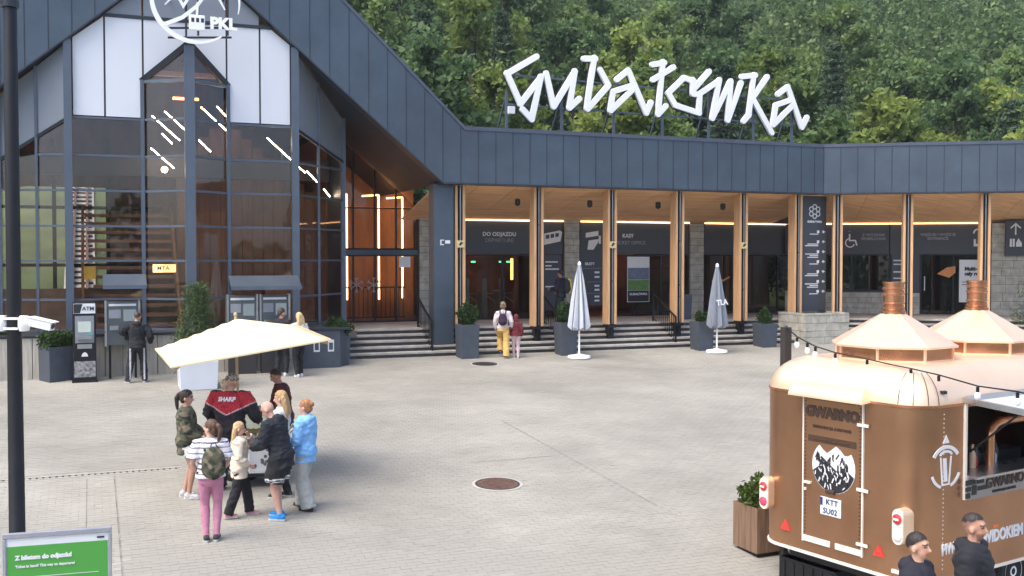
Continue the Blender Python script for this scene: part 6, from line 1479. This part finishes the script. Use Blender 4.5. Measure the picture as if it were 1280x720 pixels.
def shortsc(co): z = co[:, 2]; zz = .60+.022*np.abs(((co[:, 0]+co[:, 1])*14) % 2-1); c = np.tile(np.array((.012, .012, .014)), (len(co), 1)); c[(np.abs(z-zz) < .010)] = (.7, .7, .7); c[(np.abs(z-zz+.035) < .007)] = (.55, .55, .55); return c
def track(co): c = np.tile(np.array((.013, .014, .017)), (len(co), 1)); s = (np.abs(np.abs(co[:, 0])-.165-.0*(co[:, 2])) < .018) & (co[:, 2] < .95); c[s] = (.5, .5, .52); return c
def off(p, dx, dy): q = p+Vector((dx, dy, 0)); q.z = gz(q.x, q.y); return q
# --- the group at the cart
person(G(234, 622), R(-82), 1.68, 'woman in camouflage jacket and shorts with dark ponytail, leftmost of the cart group', look=(-6, -4), male=False, hands=((-.12, .26, 1.02), (.14, .24, 1.0)), feet=((-.09, -.04, 0, 6), (.09, .06, 0, -8)), skin=(.46, .26, .18),
       top=dict(c=camo, t=.05, st=.034, hem=.72, flare=.03), bottom=dict(c=flat((.68, .66, .62)), t=.02, len=.22, wide=.03, name='shorts'), shoes=((.50, .48, .46), (.65, .64, .62)), hair=('pony', (.025, .014, .010)))
pr_, T_, ar_, tp_o = person(G(264, 676), R(12), 1.66, 'woman in striped top and pink leggings seen from behind, nearest of the cart group', look=(58, 4), male=False, hands=((-.20, .16, .96), (.17, .20, 1.0)), feet=((-.065, .0, 0, 8), (.075, .02, 0, -8)), skin=(.56, .34, .26),
       top=dict(c=stripes, t=.045, st=.045, hem=.93, sleeve=.75, name='striped_top'), bottom=dict(c=flat((.48, .20, .29)), t=.006, name='leggings'), shoes=((.03, .03, .03), (.55, .54, .52)), hair=('pony', (.09, .045, .025)))
pr3, T3, ar3, tp3 = person(G(288, 612), R(-4), 1.86, 'burly man in red and black jacket lettered SHARP with patterned cap, seen from behind', look=(-22, -8), lean=6, male=True, build=1.22, hands=((-.34, .30, 1.02), (.34, .30, 1.02)), feet=((-.13, 0, 0, 8), (.13, .02, 0, -8)), skin=(.50, .28, .20),
       top=dict(c=sharp, t=.05, st=.05, hem=.80), bottom=dict(c=flat((.03, .032, .04)), t=.02, wide=.015), hair=('cap', (.10, .08, .06)))
ch_p, T4, ar4, tp4 = person(G(300, 646), R(-72), 1.40, 'blonde girl in cream sweater and black trousers with her hand at her mouth', look=(-8, 0), male=False, hands=((-.03, .17, 1.50, (-1, .2, -1)), (.16, .16, .98)), feet=((-.10, .20, 0, 0), (.09, -.20, 0, 0)), skin=(.58, .36, .27),
       top=dict(c=flat((.66, .58, .46)), t=.045, st=.030, hem=.74, flare=.05, name='sweater'), bottom=dict(c=BLK, t=.018, wide=.03), shoes=((.55, .28, .30), (.6, .5, .5)), hair=('long', (.50, .34, .17)))
bp_, T5, ar5, tp5 = person(G(352, 648), R(76), 1.76, 'bald man in black hoodie and patterned shorts with bright blue shoes', look=(4, -26), lean=14, male=True, build=1.06, hands=((-.10, .40, 1.05), (.14, .38, 1.05)), feet=((-.12, -.02, 0, 6), (.10, .10, 0, -6)), skin=(.56, .32, .24),
       top=dict(c=flat((.012, .015, .022)), t=.05, st=.045, hem=.74, hood='down', name='hoodie'), bottom=dict(c=shortsc, t=.04, len=.42, wide=.03, name='shorts'), shoes=((.02, .22, .55), (.65, .68, .7)), hair=('bald', (.2, .12, .08)))
person(G(382, 636), R(70), 1.66, 'woman in light blue jacket and wide grey trousers with tied reddish hair', look=(6, 2), male=False, hands=((-.16, .24, 1.06), (.16, .24, 1.08)), feet=((-.10, -.10, 0, 4), (.10, .14, 0, -4)), skin=(.58, .35, .27),
       top=dict(c=flat((.20, .44, .76)), t=.05, st=.034, hem=.76, hood='down'), bottom=dict(c=flat((.36, .37, .35)), t=.02, wide=.055), shoes=((.03, .02, .02), (.05, .04, .04)), hair=('bun', (.34, .15, .06)))
person(G(356, 590), R(88), 1.80, 'man in dark maroon jacket with short dark hair, bowing at the back of the group', look=(2, -22), lean=8, hands=((-.14, .34, 1.06), (.14, .32, 1.04)), skin=(.42, .23, .16),
       top=dict(c=flat((.07, .016, .018)), t=.04, st=.034, hem=.80), bottom=dict(c=flat((.02, .02, .025)), t=.016), hair=('buzz', (.02, .014, .011)))
person(G(352, 622), R(80), 1.68, 'blonde woman in white top half hidden behind the bald man', look=(8, -4), male=False, hands=((-.12, .26, 1.06), (.14, .24, 1.0)), feet=((-.08, .05, 0, 0), (.10, -.05, 0, 0)), skin=(.58, .36, .27),
       top=dict(c=flat((.60, .60, .60)), t=.03, st=.025, hem=.86, name='sweater'), bottom=dict(c=BLK, t=.016), hair=('long', (.42, .27, .12)))
person(G(281, 590), R(-150), 1.60, 'vendor with light curly hair almost hidden behind the man in the red jacket', look=(10, -14), lean=10, male=False, hands=((-.20, .34, .98), (.20, .34, .98)), skin=(.56, .34, .26),
       top=dict(c=flat((.30, .26, .22)), t=.03, st=.025, hem=.84), bottom=dict(c=flat((.05, .05, .06)), t=.016), hair=('curly', (.55, .45, .30)))
# --- at the machines
person(G(172, 478), R(18), 1.78, 'man in black track suit with white stripes operating the single terminal', look=(-14, -10), hands=((-.16, .26, 1.16, (-1, -.3, .1)), (.30, .12, .98)), feet=((-.22, -.02, 0, 25), (.17, .04, 0, -12)), build=1.05,
       top=dict(c=flat((.013, .015, .019)), t=.04, st=.036, hem=.86, hood='down'), bottom=dict(c=track, t=.02, wide=.008), shoes=((.05, .05, .05), (.6, .6, .6)), hair=('stubble', (.05, .045, .04)))
person(G(352, 470), R(-10), 1.80, 'man in black at the paired terminals partly covered by the cream parasol', look=(-30, -6), hands=((-.16, .34, 1.2), (.20, .30, 1.1)), feet=((-.12, 0, 0, 12), (.12, .02, 0, -12)),
       top=dict(c=flat((.014, .014, .017)), t=.035, st=.03, hem=.84), bottom=dict(c=flat((.016, .017, .022)), t=.014), shoes=((.55, .55, .55), (.7, .7, .7)), hair=('short', (.05, .03, .02)))
person(G(374, 471), R(38), 1.70, 'long haired blonde woman in white top beside the paired terminals', look=(10, 0), male=False, hands=((-.20, .14, .95), (.18, .12, .95)), feet=((-.09, -.06, 0, 0), (.09, .08, 0, 0)), skin=(.58, .36, .27),
       top=dict(c=flat((.62, .60, .58)), t=.03, st=.028, hem=.90, name='sweater'), bottom=dict(c=BLK, t=.016), shoes=((.6, .6, .6), (.7, .7, .7)), hair=('long', (.55, .40, .20)))
# --- on the steps
pw_, Tw_, aw_, tpw = person(G(629, 447), R(-4), 1.70, 'woman in yellow trousers with dark backpack climbing the first step', look=(-4, 0), male=False, hands=((-.24, .05, .90), (.25, .06, .92)), feet=((-.10, .22, .16, 0), (.10, -.12, 0, 0)), skin=(.55, .33, .25),
       top=dict(c=flat((.62, .55, .55)), t=.03, st=.028, hem=.92, name='blouse'), bottom=dict(c=flat((.66, .42, .13)), t=.022, wide=.035), shoes=((.06, .04, .04), (.3, .3, .3)), hair=('bun', (.22, .16, .10)))
person(G(645, 447), R(2), 1.32, 'child in maroon hooded sweatshirt and pale pink trousers on the steps', look=(0, 0), male=False, hands=((-.30, .04, .92), (.24, .04, .88)), feet=((-.08, .16, .0, 0), (.08, -.06, 0, 0)), skin=(.58, .36, .27),
       top=dict(c=flat((.14, .018, .025)), t=.05, st=.036, hem=.88, hood='up', name='hoodie'), bottom=dict(c=flat((.58, .44, .44)), t=.012), shoes=((.5, .45, .45), (.6, .6, .6)), hair=('short', (.1, .06, .03)))
pv = ab(14.85, 32.3, FLZ); pm_, Tm_, am_, tpm = person(pv, R(62), 1.78, 'man in dark clothes with yellow trimmed backpack on the porch', look=(0, -8), hands=((-.18, .30, 1.12), (.2, .2, 1.0)), skin=(.48, .28, .2),
       top=dict(c=flat((.02, .02, .035)), t=.04, st=.034, hem=.84), bottom=dict(c=flat((.03, .032, .035)), t=.018), hair=('short', (.03, .02, .015)))
person(ab(15.75, 32.6, FLZ), R(40), 1.66, 'person in brown coat on the porch half hidden by the striped parasol', male=False, hands=((-.2, .1, .9), (.2, .1, .9)),
       top=dict(c=flat((.09, .06, .04)), t=.05, st=.036, hem=.62, flare=.03, name='coat'), bottom=dict(c=flat((.06, .05, .04)), t=.016), hair=('long', (.06, .035, .02)))
# --- two men in the bottom right corner
x1, y1 = (1152-640)/1300*9.35, 9.35; x2, y2 = (1222-640)/1300*9.75, 9.75
person(Vector((x1, y1, gz(x1, y1))), R(-128), 1.79, 'young man in dark jacket with cropped dark hair, left of the two at the trailer', look=(-4, 2), hands=((-.24, .08, .88), (.25, .06, .9)), skin=(.54, .31, .21),
       top=dict(c=flat((.014, .014, .024)), t=.04, st=.034, hem=.84, hood='down'), bottom=dict(c=flat((.02, .02, .026)), t=.016), hair=('buzz', (.02, .013, .010)))
pz2, Tz2, az2, tpz = person(Vector((x2, y2, gz(x2, y2))), R(-122), 1.86, 'taller bearded young man in black hooded jacket, right of the two at the trailer', look=(-2, 0), build=1.06, hands=((-.26, .08, .88), (.26, .06, .9)), skin=(.50, .27, .18),
       top=dict(c=flat((.012, .013, .018)), t=.045, st=.038, hem=.84, hood='down'), bottom=dict(c=flat((.02, .02, .026)), t=.016), hair=('beard', (.022, .014, .011)))
# --- lettering on the jacket, drawn onto the cloth
def on_cloth(body_, size, cloth, T, x0, z0, m, parent):
    cu = bpy.data.curves.new('t', 'FONT'); cu.body = body_; cu.size = size; cu.align_x = 'CENTER'; cu.align_y = 'CENTER'; cu.offset = .004
    tmp = bpy.data.objects.new('t', cu); col.objects.link(tmp); me = bpy.data.meshes.new_from_object(tmp); bpy.data.objects.remove(tmp)
    bm = bmesh.new(); bm.from_mesh(me); bmesh.ops.triangulate(bm, faces=bm.faces[:]); bmesh.ops.subdivide_edges(bm, edges=[e for e in bm.edges if e.calc_length() > .03], cuts=2)
    bv = BVHTree.FromPolygons([v.co.copy() for v in cloth.data.vertices], [tuple(p.vertices) for p in cloth.data.polygons]); dr_ = (T.to_3x3() @ Vector((0, 1, 0))).normalized()
    for v in bm.verts:
        p = T @ Vector((x0+v.co.x, -.6, z0+v.co.y)); h = bv.ray_cast(p, dr_); v.co = (h[0] if h[0] else p+dr_*.42)-dr_*.008
    bm.to_mesh(me); bm.free(); me.materials.clear(); me.materials.append(m); return link('lettering', me, parent)
on_cloth('SHARP', .088, tp3, T3, 0, 1.375, M_txt, tp3)
# --- backpacks
def backpack(root, T, label, c, w=.15, h=.23, d=.09, x=0., z=1.20, trim=None, build=1.):
    S = root.scale[0]; t = empty('backpack', root.location, root.rotation_euler.z, label, 'backpack', 'backpacks people wear'); t.scale = root.scale
    g = MB(); M = T @ Matrix.Translation((x, -.135*build-d, z)); R3 = M.to_3x3().to_4x4()
    g.ell(M @ Vector((0, 0, .0)), (w, d, h), 16, 12, R3); g.ell(M @ Vector((0, -.0, -.08)), (w*1.02, d*1.05, h*.62), 16, 10, R3); g.ell(M @ Vector((0, -.06, -.08)), (w*.72, d*.6, h*.42), 14, 10, R3); me = remesh(g, .013, 3); paint(me, c, M_fabric); link('bag', me, t)
    for s in (-1, 1):
        q = MB(); pts = [T @ Vector((x*.4+s*.085, -.15*build, z+.16)), T @ Vector((s*.095, -.07*build, z+.275)), T @ Vector((s*.105, .05, z+.265)), T @ Vector((s*.12, .145*build, z+.12)), T @ Vector((s*.155, .12*build, z-.10)), T @ Vector((s*.17, -.08, z-.17))]
        q.tube(pts, .020, 8); sm_ = q.mesh('strap'); paint(sm_, flat((.02, .02, .02)), M_fabric); link('strap', sm_, t)
    if trim: 
        q = MB(); q.tube([M @ Vector((w*1.0*math.cos(R(a_)), -d*.55, h*.95*math.sin(R(a_)))) for a_ in range(-70, 100, 17)], .036, 8); sm_ = q.mesh('trim'); paint(sm_, flat(trim), M_fabric); link('trim', sm_, t)
    q = MB(); q.tube([M @ Vector((-.04, .02, h-.01)), M @ Vector((-.03, .02, h+.04)), M @ Vector((.03, .02, h+.04)), M @ Vector((.04, .02, h-.01))], .009, 6); sm_ = q.mesh('loop'); paint(sm_, flat((.02, .02, .02)), M_fabric); link('grab_loop', sm_, t)
    return t
backpack(pr_, T_, 'camouflage backpack on the back of the woman in striped top', camo, .17, .24, .10, .06, 1.17)
backpack(pw_, Tw_, 'small dark purple backpack worn by the woman in yellow trousers', flat((.035, .014, .035)), .14, .19, .07, 0, 1.22)
backpack(pm_, Tm_, 'dark backpack with thick yellow edge on the man on the porch', flat((.03, .03, .04)), .16, .25, .10, 0, 1.22, trim=(.9, .74, .14))
bg_ = ab(15.35, 31.9, FLZ); hb = empty('shoulder_bag', bg_, A, 'pink and white bag standing beside the porch handrail', 'bag')

g = MB(); g.ell((0, 0, .16), (.17, .09, .17), 14, 10); sm_ = remesh(g, .013, 2); paint(sm_, lambda co: np.where(((co[:, 0:1]*9+co[:, 2:3]*6) % 1) > .5, np.array((.55, .16, .22)), np.array((.62, .58, .60))), M_fabric); link('bag', sm_, hb)
q = MB(); q.tube([(-.1, 0, .3), (-.07, 0, .45), (.07, 0, .45), (.1, 0, .3)], .012, 6); sm_ = q.mesh('handle'); paint(sm_, flat((.05, .02, .03)), M_fabric); link('handle', sm_, hb)
# ================================================================ THIN SUMMER HAZE
hz = MB().slab([(-420, -300), (420, -300), (420, 330), (-420, 330)], -20, 125).build('haze', None)
hm_ = bpy.data.materials.new('haze_air'); hm_.use_nodes = True; ht = hm_.node_tree; ht.nodes.clear()
ho_ = ht.nodes.new('ShaderNodeOutputMaterial'); hv_ = ht.nodes.new('ShaderNodeVolumePrincipled'); hv_.inputs['Color'].default_value = (.80, .87, .95, 1); hv_.inputs['Density'].default_value = .0004; hv_.inputs['Anisotropy'].default_value = .2
ht.links.new(hv_.outputs[0], ho_.inputs['Volume']); hz.data.materials.append(hm_); tag(hz, 'thin pale summer haze in the valley air', 'haze', kind='stuff')
